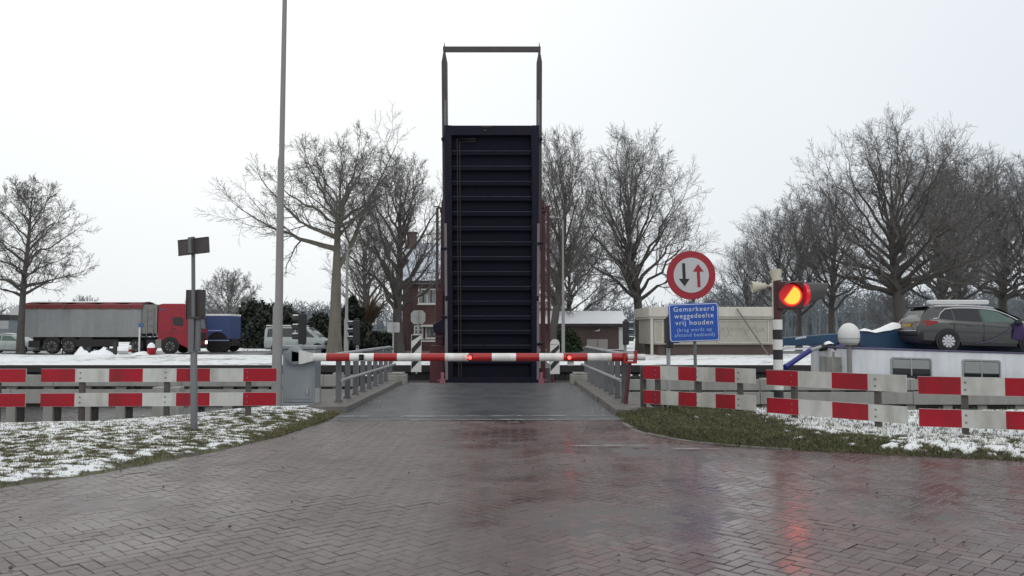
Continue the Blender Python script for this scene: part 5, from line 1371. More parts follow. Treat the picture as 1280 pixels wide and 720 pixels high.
def make_tree(seed, H, r0, cs, R_, nl, trunk_top=.72, lean=(0,0), trunk_wob=.05, tip=.007, limbs=None, dense=(8,7,5), el0=-6, aspect=1.0, cfrac=.50, steep=1.0, low=.88, rat=(.40,.50,.58), ang=(46,42,40)):
    """crown fills an ellipsoid: centre at cfrac of the height, half width R_; limbs run in curves from the trunk to its surface"""
    g = TreeGen(seed); rr = g.r
    P = {'tip': tip, 'lv': [(6, .11, .05, dense[0], ang[0], rat[0], .22), (5, .14, .05, dense[0], ang[0], rat[0], .15), (4, .16, .04, dense[1], ang[1], rat[1], .12), (3, .17, .03, dense[2], ang[2], rat[2], .08), (2, .2, .02, 0, 0, 0, 0)]}
    n = 12; p = Vector((0,0,-.3)); d = Vector((lean[0], lean[1], 1)).normalized(); pts = [p]; L = H*trunk_top + .3
    for i in range(n):
        d = (d + Vector((rr.gauss(0, trunk_wob), rr.gauss(0, trunk_wob), .12))).normalized(); p = p + d*(L/n); pts.append(p.copy())
    rad = [r0*1.35] + [r0*(1 - i/n)**.7*.93 + tip*3 + (.10*r0 if i < 2 else 0) for i in range(1, n+1)]
    g.wood.tube(pts, rad, 10, 0, cap=False)
    C = Vector((pts[6].x, pts[6].y, H*cfrac)); V = H*(1-cfrac)
    ph = rr.uniform(0, 6)
    for k in range(nl):
        x = (k + rr.random()*.7)/nl
        el = R(lerp(el0, 86, x**1.05)); ph += 2.4 + rr.gauss(0, .25)
        q_ = rr.uniform(.86, 1.0)
        lowcut = 1.0 if el > 0 else .95
        E = C + Vector((R_*math.cos(el)*math.cos(ph), R_*aspect*math.cos(el)*math.sin(ph), (V if el > 0 else H*(cfrac-cs)*1.1)*math.sin(el)))*q_*lowcut
        t = min(.99, max(.1, (cs*H + (H*trunk_top - cs*H)*low*x**1.25 + .3)/L))
        i = min(int(t*n), n-1); s0 = pts[i].lerp(pts[i+1], t*n-i)
        D = E - s0; dist = D.length; hor = Vector((D.x, D.y, 0))
        hd = hor.normalized() if hor.length > .05 else Vector((1,0,0))
        d0 = (D.normalized() + hd*.25 + Vector((0,0,.25*steep))).normalized(); d1 = (D.normalized() + Vector((0,0,.55*steep))).normalized()
        B1 = s0 + d0*dist*.36; B2 = E - d1*dist*.34
        m = 8; lp = []
        for j in range(m+1):
            a = j/m; pnt = s0*(1-a)**3 + B1*(3*a*(1-a)**2) + B2*(3*a*a*(1-a)) + E*a**3
            if 0 < j: pnt = pnt + Vector((rr.gauss(0,1), rr.gauss(0,1), rr.gauss(0,.8)))*dist*.018
            lp.append(pnt)
        rl = min(lerp(r0*.46, r0*.20, x)*rr.uniform(.75, 1.15)*(dist/ R_)**.5, rad[i]*.72)
        lr_ = [lerp(rl, tip*1.6, (j/m)**.75) for j in range(m+1)]
        g.wood.tube(lp, lr_, 7, 0, cap=False)
        g.limb_children(lp, lr_, dist, P, dense[0]+3)
    for (h, dx, dy, dz, LL, r) in (limbs or []):
        t = min(.99, (h+.3)/L); i = min(int(t*n), n-1); s0 = pts[i].lerp(pts[i+1], t*n-i); D = Vector((dx, dy, dz)).normalized()*LL
        m = 9; lp = []; off = Vector((0,0,0))
        for j in range(m+1):
            a = j/m; off = off + Vector((rr.gauss(0,1), rr.gauss(0,1), rr.gauss(0,1)))*LL*.014*(j > 0)
            lp.append(s0 + D*a + Vector((0,0,LL*.07*math.sin(math.pi*a)*(-1 if dz > .3 else 1)*1.0)) + off)
        lr_ = [lerp(r, tip*1.8, (j/m)**.8) for j in range(m+1)]
        g.wood.tube(lp, lr_, 8, 0, cap=False); g.limb_children(lp, lr_, LL, P, dense[0]+4)
    return g
def limb_children(s, lp, lr_, dist, P, nch):
    ph = s.r.uniform(0, 6.28); m = len(lp)-1
    for k in range(nch):
        t = .25 + .75*(k + s.r.random())/nch; i = min(int(t*m), m-1); f = t*m-i
        q = lp[i].lerp(lp[i+1], f); dl = (lp[i+1]-lp[i]).normalized(); ph += 2.4 + s.r.gauss(0, .5)
        a = R(P['lv'][0][4] + s.r.gauss(0, 10)); pp = Matrix.Rotation(ph, 3, dl) @ perp(dl)
        nd = dl*math.cos(a) + pp*math.sin(a) + Vector((0,0,.12)); nd.normalize()
        s.sub(q, nd, dist*P['lv'][0][5]*(1.15-.55*t)*s.r.uniform(.6, 1.1), max(P['tip']*1.3, lerp(lr_[i], lr_[i+1], f)*.55), 2, P)
    dd = (lp[-1]-lp[-2]).normalized()
    for k in range(3):
        a = R(s.r.uniform(5, 35)); pp = Matrix.Rotation(s.r.uniform(0, 6.28), 3, dd) @ perp(dd)
        s.sub(lp[-1], dd*math.cos(a) + pp*math.sin(a), dist*.16*s.r.uniform(.7, 1.2), P['tip']*1.5, 3, P)
TreeGen.limb_children = limb_children
TREES = {}
def tree_proto(key, label, loc, g, bark='bark', twig='twig', name='bare_tree', group='bare trees beyond the canal', rz=0):
    t = thing(name, label, 'tree', loc, rz, group)
    def fin(mb, nm, m):
        o = mb.build(nm, M[m], t, world=False, smooth=60 if nm == 'trunk' else None); return o
    fin(g.wood, 'trunk', bark); fin(g.tw, 'crown', twig)
    TREES[key] = t; return t
GZ = .1
def at(u, Y): return (px(u, Y), Y, GZ)
# near the left bank
tree_proto('spread', 'big bare tree with a pale thick trunk and a long low limb reaching left', at(418, 50),
    make_tree(21, 13.4, .44, .58, 4.3, 12, trunk_top=.74, trunk_wob=.03, cfrac=.62, el0=10, limbs=[(6.5, -1.0, .05, .48, 7.4, .18), (7.2, -.95, -.3, .95, 6.0, .16), (8.4, -.6, .3, 1.1, 5.2, .13), (5.3, .40, .1, 1.0, 8.6, .23), (7.2, .85, -.2, .9, 4.6, .12), (9.2, .35, -.4, 1.0, 4.2, .12), (7.0, .2, -.9, .6, 4.5, .13), (6.8, -.3, .9, .6, 4.5, .13)], dense=(8,6,5)), bark='bark_pale')
tree_proto('fan', 'bare tree with many steep fan shaped branches beside the brick house', at(499, 59),
    make_tree(5, 13.9, .40, .20, 4.8, 26, trunk_top=.80, cfrac=.42, el0=6, steep=1.3, dense=(8,6,5), rat=(.34,.5,.58), ang=(36,38,38)), twig='twig')
tree_proto('broad', 'tall bare broad crowned tree behind the low brown building and the round sign', at(801, 60),
    make_tree(33, 15.4, .36, .22, 5.3, 25, trunk_top=.74, cfrac=.46, el0=-2, low=.8, limbs=[(2.4, -.22, 0, 1, 9.0, .24)], dense=(8,7,5)))
tree_proto('oak', 'largest bare oak with a thick dark trunk above the grey car on the ship', at(1128, 62),
    make_tree(12, 17.2, .52, .24, 7.6, 32, trunk_top=.72, trunk_wob=.06, cfrac=.46, el0=-6, low=.80, dense=(8,7,5), rat=(.36,.5,.58), limbs=[(4.4, -1, .1, .40, 6.6, .20), (4.7, 1, -.1, .45, 6.2, .18)]))
tree_proto('vase', 'slim bare tree with upswept branches left of the group behind the signal lamp', at(975, 78),
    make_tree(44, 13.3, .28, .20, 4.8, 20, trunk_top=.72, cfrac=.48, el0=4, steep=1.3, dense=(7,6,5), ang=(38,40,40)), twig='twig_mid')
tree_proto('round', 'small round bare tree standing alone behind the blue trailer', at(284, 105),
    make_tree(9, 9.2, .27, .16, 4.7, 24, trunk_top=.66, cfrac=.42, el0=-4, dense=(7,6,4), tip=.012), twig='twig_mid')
tree_proto('field', 'lone bare tree in front of the rear of the grey trailer', at(27, 55),
    make_tree(27, 11.8, .25, .32, 4.2, 30, trunk_top=.88, trunk_wob=.03, cfrac=.50, el0=-14, low=.95, dense=(7,6,5), steep=1.1))
def copy_tree(key, u, Y, rz, label, sc=1.0, twig=None, sx=None):
    o = dup(TREES[key], at(u, Y), rz, label, None, (sc*(sx or 1), sc*(sx or 1), sc))
    return o
copy_tree('fan', 689, 56, 1.9, 'tall slender bare tree half hidden behind the right edge of the bridge leaf', 1.08, sx=.72)
copy_tree('round', 712, 73, .9, 'low bushy bare tree behind the snow roofed brown building, beside the thin street lamp', 1.12)
copy_tree('vase', 936, 84, 2.2, 'smallest bare tree at the left end of the row behind the signal lamp', .80)
copy_tree('vase', 998, 74, 4.0, 'bare tree with a bent trunk in the row, directly behind the hooded side lamp', .99)
copy_tree('vase', 1040, 72, 5.1, 'bare tree of the row standing behind the radome, just left of the big oak', 1.12)
copy_tree('fan', 1178, 74, 2.6, 'dark bare tree with steep limbs directly right of the big oak', 1.18)
copy_tree('broad', 1208, 80, 4.4, 'second bare tree to the right of the big oak', 1.26)
copy_tree('oak', 1252, 86, 2.0, 'bare tree near the right edge of the photo above the car bonnet', 1.10)
copy_tree('vase', 1300, 76, .4, 'bare tree cut by the right edge of the photo', 1.32)
copy_tree('round', 1118, 95, 3.3, 'small bare tree in the haze between the radome and the oak trunk', .70)
copy_tree('round', 103, 150, .3, 'distant small bare tree above the roof of the grey trailer', .85)
copy_tree('broad', 640, 96, 2.8, 'bare tree behind the bridge whose top twigs show above the leaf', 1.42)
copy_tree('fan', 462, 84, 3.7, 'bare tree set back between the spreading tree and the fan shaped tree', .95)

# pollard willow with brown twigs, hedges and conifers
def leafy(name, label, loc, rx, ry, h, n, size, m, seed, shape='dome', cat='bush', group=None):
    rnd = random.Random(seed); b = MB()
    t = thing(name, label, cat, loc, 0, group)
    for i in range(n):
        a = rnd.uniform(0, 6.283); 
        if shape == 'dome':
            el = math.asin(rnd.random()); rr = rnd.random()**.28
            k = 1 + .16*mnoise.noise((math.cos(a)*1.6+seed, math.sin(a)*1.6, el*2))
            p = Vector((math.cos(a)*math.cos(el)*rx*rr*k, math.sin(a)*math.cos(el)*ry*rr*k, math.sin(el)*h*rr*k))
            p.z = max(.05, p.z)
        else:
            z = rnd.random()**1.25; rr = (1-z)**.62*rnd.random()**.35*(1 + .3*math.sin(z*22+seed))
            p = Vector((math.cos(a)*rx*rr, math.sin(a)*ry*rr, z*h))
        s = size*rnd.uniform(.6, 1.4)
        u = Vector((rnd.gauss(0,1), rnd.gauss(0,1), rnd.gauss(0,1))).normalized(); v = u.cross(Vector((rnd.gauss(0,1), rnd.gauss(0,1), rnd.gauss(0,1)))).normalized()
        b.add([p-u*s, p+v*s*.45, p+u*s, p-v*s*.45], [(0,1,2,3)])
    b.build('foliage', M[m], t, world=False)
    b = MB(); b.tube([(0,0,-.2),(0.03,0,h*.45),(0,0,h*.8)], [max(.06, rx*.06), max(.05, rx*.05), .02], 8); b.build('trunk', M['bark'], t, world=False)
    return t
leafy('evergreen_bush', 'dark rounded evergreen bush behind the silver van', at(348, 72), 3.1, 2.2, 3.6, 6500, .22, 'leaf_dark', 1)
leafy('evergreen_bush', 'dark rounded evergreen bush between the silver van and the pale tree trunk', at(401, 70), 1.9, 1.8, 3.0, 3800, .20, 'leaf_dark', 2)
leafy('conifer', 'dark ragged conifer standing between the blue trailer and the silver van', at(318, 75), 2.3, 2.0, 4.3, 5200, .26, 'leaf_dark', 3, 'dome', 'conifer')
leafy('conifer', 'dark conifer with snow flecked sprays just right of the pale tree trunk', at(440, 58), 1.6, 1.3, 3.9, 3000, .20, 'leaf_dark', 4, 'cone', 'conifer')
leafy('evergreen_bush', 'green bush in front of the brown low building right of the bridge', at(708, 62), 1.25, 1.0, 1.75, 3000, .13, 'leaf_green', 5)
leafy('evergreen_bush', 'dark hedge at the foot of the brick house beside the fan shaped tree', at(474, 66), 2.3, 1.2, 1.5, 3000, .16, 'leaf_dark', 6)
def pollard():
    loc = at(456, 61); t = thing('pollard_willow', 'brownish pollard willow with a shock of thin upright twigs beside the fan shaped tree', 'tree', loc)
    rnd = random.Random(6); b = MB()
    b.tube([(0,0,-.2),(.05,0,.8),(-.03,0,1.7),(0,0,2.2)], [.40,.32,.34,.42], 10); b.build('trunk', M['twig_brown'], t, world=False, smooth=60)
    b = MB()
    for _ in range(420):
        a = rnd.uniform(0, 6.283); s = rnd.uniform(.1, 1.0); L = rnd.uniform(1.0, 2.6)
        d = Vector((math.cos(a)*s, math.sin(a)*s, 1)).normalized(); p = Vector((math.cos(a)*.3, math.sin(a)*.3, rnd.uniform(1.7, 2.3)))
        b.tube([p, p+d*L*.5+Vector((0,0,.05)), p+d*L+Vector((math.cos(a)*.2, math.sin(a)*.2, -.1))], [.022, .016, .008], 3, 0, False)
    b.build('crown', M['twig_brown'], t, world=False)
pollard()

# ================================================================== DISTANT WOODLAND (one mass)
def woodland():
    rnd = random.Random(15); b = MB()
    def seg(x0, x1, y0, y1, h0, h1, n):
        for _ in range(n):
            x = rnd.uniform(x0, x1); y = rnd.uniform(y0, y1); H = lerp(h0, h1, .5 + .5*mnoise.noise((x*.03, 2.2, 0)))*rnd.uniform(.75, 1.1)
            b.tube([(x, y, 0), (x + rnd.gauss(0,.3), y, H*.5), (x + rnd.gauss(0,.6), y, H)], [.16, .10, .03], 3, 0, False)
            for q in range(14):
                z = H*rnd.uniform(.25, .95); a = rnd.uniform(0, 6.28); L = H*.22*rnd.uniform(.5, 1.2); e = rnd.uniform(.3, 1.1)
                p = Vector((x, y, z)); d = Vector((math.cos(a), math.sin(a)*.5, e)).normalized()
                b.tube([p, p + d*L*.6, p + d*L + Vector((0,0,.2))], [.06, .05, .03], 3, 0, False)
                for w in range(2):
                    pp = p + d*L*rnd.uniform(.3, .9); d2 = (d + Vector((rnd.gauss(0,.6), rnd.gauss(0,.3), rnd.gauss(0,.4)))).normalized()
                    b.tube([pp, pp + d2*L*.45], [.045, .03], 3, 0, False)
    seg(40, 150, 150, 200, 7, 12, 700)
    seg(-190, -40, 190, 230, 5, 9, 420)
    seg(-70, 60, 170, 210, 5, 9, 500)
    seg(150, 330, 170, 260, 9, 15, 360)
    seg(-400, -190, 220, 300, 7, 12, 260)
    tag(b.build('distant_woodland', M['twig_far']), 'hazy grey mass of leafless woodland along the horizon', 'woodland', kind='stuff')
    b = MB()
    xs = list(range(-600, 601, 3)); vs = []
    for x in xs:
        h = 3.6 + 2.4*mnoise.noise((x*.02, 0, 0)) + 1.3*mnoise.noise((x*.13, 4, 0)) + .7*mnoise.noise((x*.5, 9, 0)) + (3.4 if 40 < x < 400 else 0)*sstep(38, 60, x)
        vs += [(x, 235 + 8*mnoise.noise((x*.05, 1, 0)), 0), (x, 236 + 8*mnoise.noise((x*.05, 1, 0)), h), (x, 300, h*1.05)]
    fs = []
    for i in range(len(xs)-1): fs += [(3*i, 3*i+3, 3*i+4, 3*i+1), (3*i+1, 3*i+4, 3*i+5, 3*i+2)]
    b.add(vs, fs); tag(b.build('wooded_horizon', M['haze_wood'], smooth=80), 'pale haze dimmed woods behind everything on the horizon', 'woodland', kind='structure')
woodland()

# ================================================================== BUILDINGS
def gable_house(name, label, x0, x1, y0, y1, eave, ridge, wall, roof, cat='house', overhang=.25, z0=.05):
    t = thing(name, label, cat, ((x0+x1)/2, (y0+y1)/2, z0))
    ym = (y0+y1)/2
    b = MB(); b.prism([(y0, z0-.3), (y1, z0-.3), (y1, eave), (ym, ridge-.12), (y0, eave)], x0, x1, plane='YZ'); b.build('wall', wall, t)
    b = MB(); o = overhang; th_ = .16; sl = (ridge-eave)/(ym-y0)
    b.prism([(y0-o, eave-o*sl+.02), (ym, ridge), (y1+o, eave-o*sl+.02), (y1+o, eave-o*sl+th_+.02), (ym, ridge+th_), (y0-o, eave-o*sl+th_+.02)], x0-.2, x1+.2, plane='YZ'); rf = b.build('roof', roof, t)
    return t, rf
def house_window(t, x0, x1, z0, z1, y, nx=2, nz=1, frame='white_frame'):
    b = MB(); f = .09
    b.box(x0, x1, y-.05, y-.002, z0, z0+f); b.box(x0, x1, y-.05, y-.002, z1-f, z1); b.box(x0, x0+f, y-.05, y-.002, z0+f, z1-f); b.box(x1-f, x1, y-.05, y-.002, z0+f, z1-f)
    for k in range(1, nx): xx = lerp(x0, x1, k/nx); b.box(xx-.04, xx+.04, y-.045, y-.002, z0+f, z1-f)
    for k in range(1, nz): zz = lerp(z0, z1, k/nz); b.box(x0+f, x1-f, y-.04, y-.002, zz-.03, zz+.03)
    b.box(x0-.06, x1+.06, y-.09, y-.003, z0-.08, z0-.001)
    w = b.build('window', M[frame], t)
    b = MB(); b.box(x0+f, x1-f, y-.02, y-.004, z0+f, z1-f); b.build('pane', M['glass_house'], w)
    b = MB()
    for k in range(nx):
        a = lerp(x0+f, x1-f, k/nx); c = lerp(x0+f, x1-f, (k+1)/nx); b.box(a+.05, lerp(a, c, .38), y-.026, y-.0205, z0+f+.02, z1-f); b.box(lerp(a, c, .64), c-.05, y-.026, y-.0205, z0+f+.02, z1-f)
    b.build('curtain', M['curtain'], w)
Y = 66.0
t, rf = gable_house('brick_house', 'dark red brick house with a snow dusted tiled roof left of the bridge leaf', px(503, Y), px(640, Y), Y, Y+7.5, pz(352, Y), pz(306, Y+3.75), M['brick'], M['roof_snow'])
b = MB(); yc = Y+3.4; xa, xb = px(508.5, yc), px(520, yc); b.box(xa, xb, yc-.3, yc+.3, pz(320, yc), pz(292, yc)); b.box(xa-.06, xb+.06, yc-.36, yc+.36, pz(292, yc), pz(290, yc)); b.build('chimney', M['brick_brown'], rf)
house_window(t, px(522.5, Y), px(545, Y), pz(380, Y), pz(361, Y), Y, 2, 1)
house_window(t, px(517.5, Y), px(529, Y), pz(423, Y), pz(407, Y), Y, 2, 3)
house_window(t, px(532, Y), px(548, Y), pz(423, Y), pz(407, Y), Y, 1, 1)
b = MB(); b.box(px(500, Y), px(640, Y), Y-.32, Y-.24, pz(354, Y), pz(351, Y)); b.build('gutter', M['sign_back'], t)
b = MB(); b.box(px(528, Y), px(551, Y), Y-.9, Y-.01, pz(408.5, Y), pz(406, Y)); b.box(px(528, Y), px(551, Y), Y-.9, Y-.82, pz(427, Y), pz(425.3, Y)); b.build('porch', M['white_frame'], t)
b = MB(); b.box(px(512, Y), px(515, Y), Y-.03, Y-.003, .1, pz(352, Y)); b.build('downpipe', M['sign_back'], t)

Y = 68.0
t, rf = gable_house('low_building', 'low brown brick building with a snow covered roof right of the bridge leaf', px(640, Y), px(781, Y), Y, Y+6, pz(405.5, Y), pz(391, Y+3), M['brick_brown'], M['snow'], 'building', .3)
b = MB(); b.box(px(640, Y), px(783, Y), Y-.33, Y-.28, pz(408, Y), pz(404.6, Y)); b.build('gutter', M['sign_back'], t)
b = MB(); xa, xb = px(733.5, Y), px(759.5, Y); b.box(xa, xb, Y-.05, Y-.003, .1, pz(424, Y)); d = b.build('door', M['door_grey'], t)
b = MB(); xm = (xa+xb)/2; b.box(xm-.02, xm+.02, Y-.06, Y-.051, .1, pz(425, Y)); b.build('seam', M['sign_back'], d)
b = MB(); b.box(px(773.5, Y), px(780.5, Y), Y-.05, Y-.003, .1, pz(409, Y)); b.build('white_panel', M['stripe_white'], t)
b = MB(); b.prism([(px(741.5, Y), pz(414, Y)), (px(748.5, Y), pz(412, Y)), (px(750, Y), pz(410.5, Y)), (px(749, Y), pz(414, Y))], Y-.2, Y-.01); b.build('wall_lamp', M['stripe_white'], t)

def keeper_house():
    Y = 50.5; x0, x1 = px(815, Y), px(964, Y)
    t = thing('keeper_house', 'beige flat roofed bridge keeper building with a brown plinth behind the blue sign', 'building', ((x0+x1)/2, Y+2.5, .1))
    zb = pz(430.5, Y); zt = pz(396, Y); zr = pz(384, Y)
    b = MB(); b.box(x0+.35, x1+.2, Y, Y+5, -.2, zb); b.build('plinth', M['brown_wall'], t)
    b = MB(); b.box(x0, x1, Y-.25, Y+5.2, zb+.002, zt); b.build('wall', M['beige'], t)
    b = MB(); b.box(x0-.28, x1+.15, Y-.6, Y+5.5, zt+.002, zr); b.box(x0-.2, x1+.1, Y-.45, Y+5.4, zt-.12, zt); b.build('roof', M['beige_light'], t, bevel=.03)
    for (ua, ub, va, vb) in ((818, 829, 400, 428.5), (897, 961, 400, 428.5)):
        b = MB(); xa, xb = px(ua, Y-.26), px(ub, Y-.26); za, zc = pz(vb, Y-.26), pz(va, Y-.26); f = .06
        b.box(xa, xb, Y-.29, Y-.252, za, za+f); b.box(xa, xb, Y-.29, Y-.252, zc-f, zc); b.box(xa, xa+f, Y-.29, Y-.252, za+f, zc-f); b.box(xb-f, xb, Y-.29, Y-.252, za+f, zc-f)
        b.build('panel_frame', M['beige_light'], t)
    b = MB(); b.box(px(830.5, Y-.3), px(835, Y-.3), Y-.28, Y-.252, pz(429, Y), pz(398, Y)); b.box(px(831, Y), px(838, Y), Y-.03, Y-.003, .1, zb-.01); b.build('door', M['black'], t)
    b = MB(); xx = px(813.5, Y); b.tube([(xx, Y-.35, .1), (xx, Y-.35, zt)], .09, 10); b.build('downpipe', M['beige_light'], t, smooth=40)
    # faint relief scrawl on the panel
    b = MB(); rnd = random.Random(9); x = px(903, Y-.26); zc = pz(415, Y-.26)
    while x < px(955, Y-.26):
        r = rnd.uniform(.12, .2); pts = [(x + r*math.cos(a)*.7, Y-.258, zc + r*math.sin(a)*1.5) for a in [R(k*36 + rnd.uniform(-8, 8)) for k in range(rnd.randint(5, 10))]]
        b.tube(pts, .022, 5); x += r*1.5
    b.build('relief_scrawl', mat('tone on tone scrawl', (.36, .34, .29), .7), t)
    b = MB(); b.beam(pt(921, 386, Y-.75), pt(962, 446, Y-.75), .07, .07); b.build('diagonal_strut', mat('brown grey strut', (.16, .14, .12), .7), t)
keeper_house()
t, rf = gable_house('barn', 'hazy grey barn far away behind the rear of the grey trailer', px(2, 120), px(34, 120), 120, 128, pz(402, 120), pz(383, 124), M['barn_dark'], M['barn_grey'], 'barn')
b = MB(); Y = 75; b.box(px(-60, Y), px(11, Y), Y, Y+4, 0, pz(400, Y), 0); b.box(px(-61, Y), px(12, Y), Y-.05, Y+4.05, pz(400, Y)+.002, pz(393.5, Y), 1); b.box(px(-60, Y), px(10.5, Y), Y-.03, Y-.005, pz(411, Y), pz(401, Y), 2)
tag(b.build('shed', [M['barn_dark'], M['ship_dark'], M['curtain']]), 'low pale shed with a dark flat roof at the left edge behind the light car', 'shed')

# ================================================================== FAR ROAD VEHICLES
ZR = .055
def lorry():
    Y = 56.5; xf = px(243, Y)
    # trailer
    xa, xb = px(30, Y), px(176, Y)
    t = thing('trailer', 'grey tipper trailer with a rolled dark red tarpaulin on top, behind the red tractor unit', 'trailer', ((xa+xb)/2, Y+1.25, ZR))
    zb, zt = pz(420.5, Y), pz(381.5, Y)
    b = MB(); b.box(xa, xb, Y, Y+2.5, zb, zt); 
    n = 18
    for k in range(n+1): xx = lerp(xa+.04, xb-.04, k/n); b.box(xx-.012, xx+.012, Y-.006, Y-.001, zb+.05, zt-.02)
    b.box(xa, xb, Y-.05, Y-.002, zb-.04, zb+.06); b.box(xa, xb, Y-.04, Y-.002, zt-.09, zt)
    b.build('body', M['trailer_grey'], t)
    b = MB(); b.box(xb-.02, xb+1.05, Y+.1, Y+2.4, zb+.2, zt+.05)
    for z in (1.5, 2.0, 2.5, 3.0): b.box(xb+.35, xb+.8, Y+.05, Y+.095, z, z+.05)
    for xx in (xb+.35, xb+.8): b.box(xx, xx+.05, Y+.03, Y+.095, 1.3, 3.2)
    b.build('headboard', M['trailer_pale'], t)
    b = MB(); vs = []; n = 26
    for i in range(n+1):
        x = lerp(xa-.15, xb+.1, i/n); sag = .05*math.sin(i*1.1)+.05
        for (yy, zz) in ((Y-.07, zt-.22-.05*abs(math.sin(i*.8))), (Y-.06, zt+.02), (Y+.3, zt+.10+sag), (Y+1.25, zt+.17+sag), (Y+2.5, zt+.1)): vs.append((x, yy, zz))
    b.add(vs, [(i*5+j, (i+1)*5+j, (i+1)*5+j+1, i*5+j+1) for i in range(n) for j in range(4)]); tp = b.build('tarpaulin', M['truck_red_dark'], t, smooth=60)
    b = MB()
    for u in (45, 80.5, 122, 162):
        x = px(u, Y); b.beam((x+.08, Y-.1, zt+.05), (x-.12, Y-.1, zt-.3), .05, .02)
    b.build('straps', M['trailer_pale'], tp)
    b = MB(); vs = []
    for i in range(21):
        x = lerp(xa, xb, i/20); h = .03 + .02*math.sin(i*.9)
        vs += [(x, Y+.25, zt+.155+.05), (x, Y+1.2, zt+.21+h+.06), (x, Y+2.3, zt+.2)]
    b.add(vs, [(i*3+j, (i+1)*3+j, (i+1)*3+j+1, i*3+j+1) for i in range(20) for j in range(2)]); b.build('snow_cover', M['snow'], tp, smooth=60)
    b = MB(); b.box(xa+.2, xb+.6, Y+.75, Y+1.75, .85, zb-.05); b.box(px(95, Y), px(148, Y), Y+.02, Y+.08, .55, 1.05); b.box(px(36, Y), px(50, Y), Y+.0, Y+.3, .5, .95); b.build('chassis', M['chassis'], t)
    I = Matrix.Identity(4)
    for u in (65, 86, 107):
        for yy in (Y+.22, Y+2.28): wheel(t, (px(u, Y), yy, ZR+.52), .52, .38, M['chassis'], I, -1 if yy < Y+1 else 1, 8)
    b = MB()
    for u in (65, 86, 107): b.lathe([(.62, -.2), (.62, .2)], (px(u, Y), Y+.24, ZR+.62), 16, axis='Y')
    b.v = [(p[0], p[1], max(p[2], ZR+.75)) for p in b.v]; b.build('mudguards', M['chassis'], t)
    # tractor
    xc0 = px(197, Y)
    t = thing('tractor_unit', 'red lorry tractor unit with its headlight on, pulling the grey trailer', 'lorry', ((xc0+xf)/2, Y+1.25, ZR))
    zt = pz(379.5, Y); zb = .42
    # roof slopes to the front
    prof = [(xc0, .95), (xc0, 2.9), (xc0+.05, zt-.05), (xc0+.3, zt), (xf-.75, zt), (xf-.35, zt-.25), (xf-.14, 2.75), (xf-.02, 1.55), (xf, 1.2), (xf, .45), (xf-.55, .42), (xf-.6, .5), (xc0+.9, .95)]
    b = MB(); b.prism(prof, Y, Y+2.5); b.build('cab', M['truck_red'], t, bevel=.06, seg=3)
    b = MB(); wpoly = [(px(216.5, Y), pz(406.5, Y)), (px(228.5, Y), pz(408, Y)), (px(229, Y), pz(399, Y)), (px(226, Y), pz(396.5, Y)), (px(217, Y), pz(396.5, Y)), (px(215.5, Y), pz(399, Y))]
    b.prism(wpoly, Y-.012, Y-.003); b.build('side_window', M['glass_dark'], t)
    b = MB(); b.add([(xf-.125, Y+.15, 2.72), (xf-.125, Y+2.35, 2.72), (xf-.035, Y+2.35, 1.78), (xf-.035, Y+.15, 1.78)], [(0,1,2,3)]); b.v = [(p[0]+.035, p[1], p[2]) for p in b.v]; b.build('windscreen', M['glass_dark'], t)
    b = MB(); b.box(xf+.002, xf+.03, Y+.35, Y+2.15, .95, 1.5); b.box(xf+.002, xf+.05, Y+.1, Y+2.4, .40, .62); b.build('grille', M['chassis'], t)
    for yy in (Y+.12, Y+2.06):
        b = MB(); b.box(xf-.26 if yy < Y+1 else xf-.1, xf+.035, yy-.135 if yy < Y+1 else yy, yy+.32, .70, .93); b.build('headlight', M['headlight'], t, bevel=.03)
    b = MB(); b.box(xf-.15, xf+.1, Y-.25, Y-.05, 1.9, 2.65); b.build('mirror', M['chassis'], t, bevel=.03)
    b = MB(); xs = px(206, Y); b.prism([(xs-.62, .48), (xs+.95, .48), (xs+.95, .95), (xs+.62, 1.22), (xs-.3, 1.22), (xs-.62, 1.0)], Y-.004, Y+.05) 
    for k in range(12): pass
    for (xa_, xb_, za_, zb_) in ((px(214, Y), px(214.5, Y), 1.15, pz(395, Y)), (px(232, Y), px(232.5, Y), 1.2, pz(398, Y)), (px(198, Y), px(242, Y), 1.50, 1.53)):
        b = MB(); b.box(xa_, xb_, Y-.012, Y-.002, za_, zb_); b.build('door_seam', M['truck_red_dark'], t)
    b = MB(); b.box(px(216, Y), px(219, Y), Y-.03, Y-.002, 1.72, 1.78); b.build('door_handle', M['chassis'], t)
    b = MB(); b.prism([(xf-.40, zt-.28), (xf-.05, zt-.42), (xf-.05, zt-.37), (xf-.38, zt-.20)], Y+.1, Y+2.4); b.build('sun_visor', M['chassis'], t)
    b = MB(); b.box(px(199, Y), px(206, Y), Y-.01, Y-.002, zt-.45, zt-.35); b.build('marker_plate', M['tail_red_dull'], t)
    b = MB(); b.lathe([(.62, -.01), (.62, .01)], (px(213, Y), Y-.002, ZR+.56), 24, axis='Y'); b.build('wheel_arch', M['chassis'], t)
    wheel(t, (px(213, Y), Y+.12, ZR+.51), .51, .34, M['chassis'], I, -1, 8); wheel(t, (px(213, Y), Y+2.35, ZR+.51), .51, .34, M['chassis'], I, 1, 8)
    xr = px(170, Y)
    for yy, sg in ((Y+.26, -1), (Y+2.24, 1)): wheel(t, (xr, yy, ZR+.51), .51, .5, M['chassis'], I, sg, 8)
    b = MB(); b.box(xr-.6, xc0+.95, Y+.8, Y+1.7, .6, .95); b.box(px(183, Y), px(196, Y), Y+.05, Y+.7, .45, 1.0); b.build('chassis', M['chassis'], t)
    b = MB(); b.prism([(px(195, Y), .45), (px(202, Y), .45), (px(202, Y), 1.05), (px(195, Y), 1.05)], Y-.02, Y+.5); b.build('side_step', M['trailer_pale'], t)
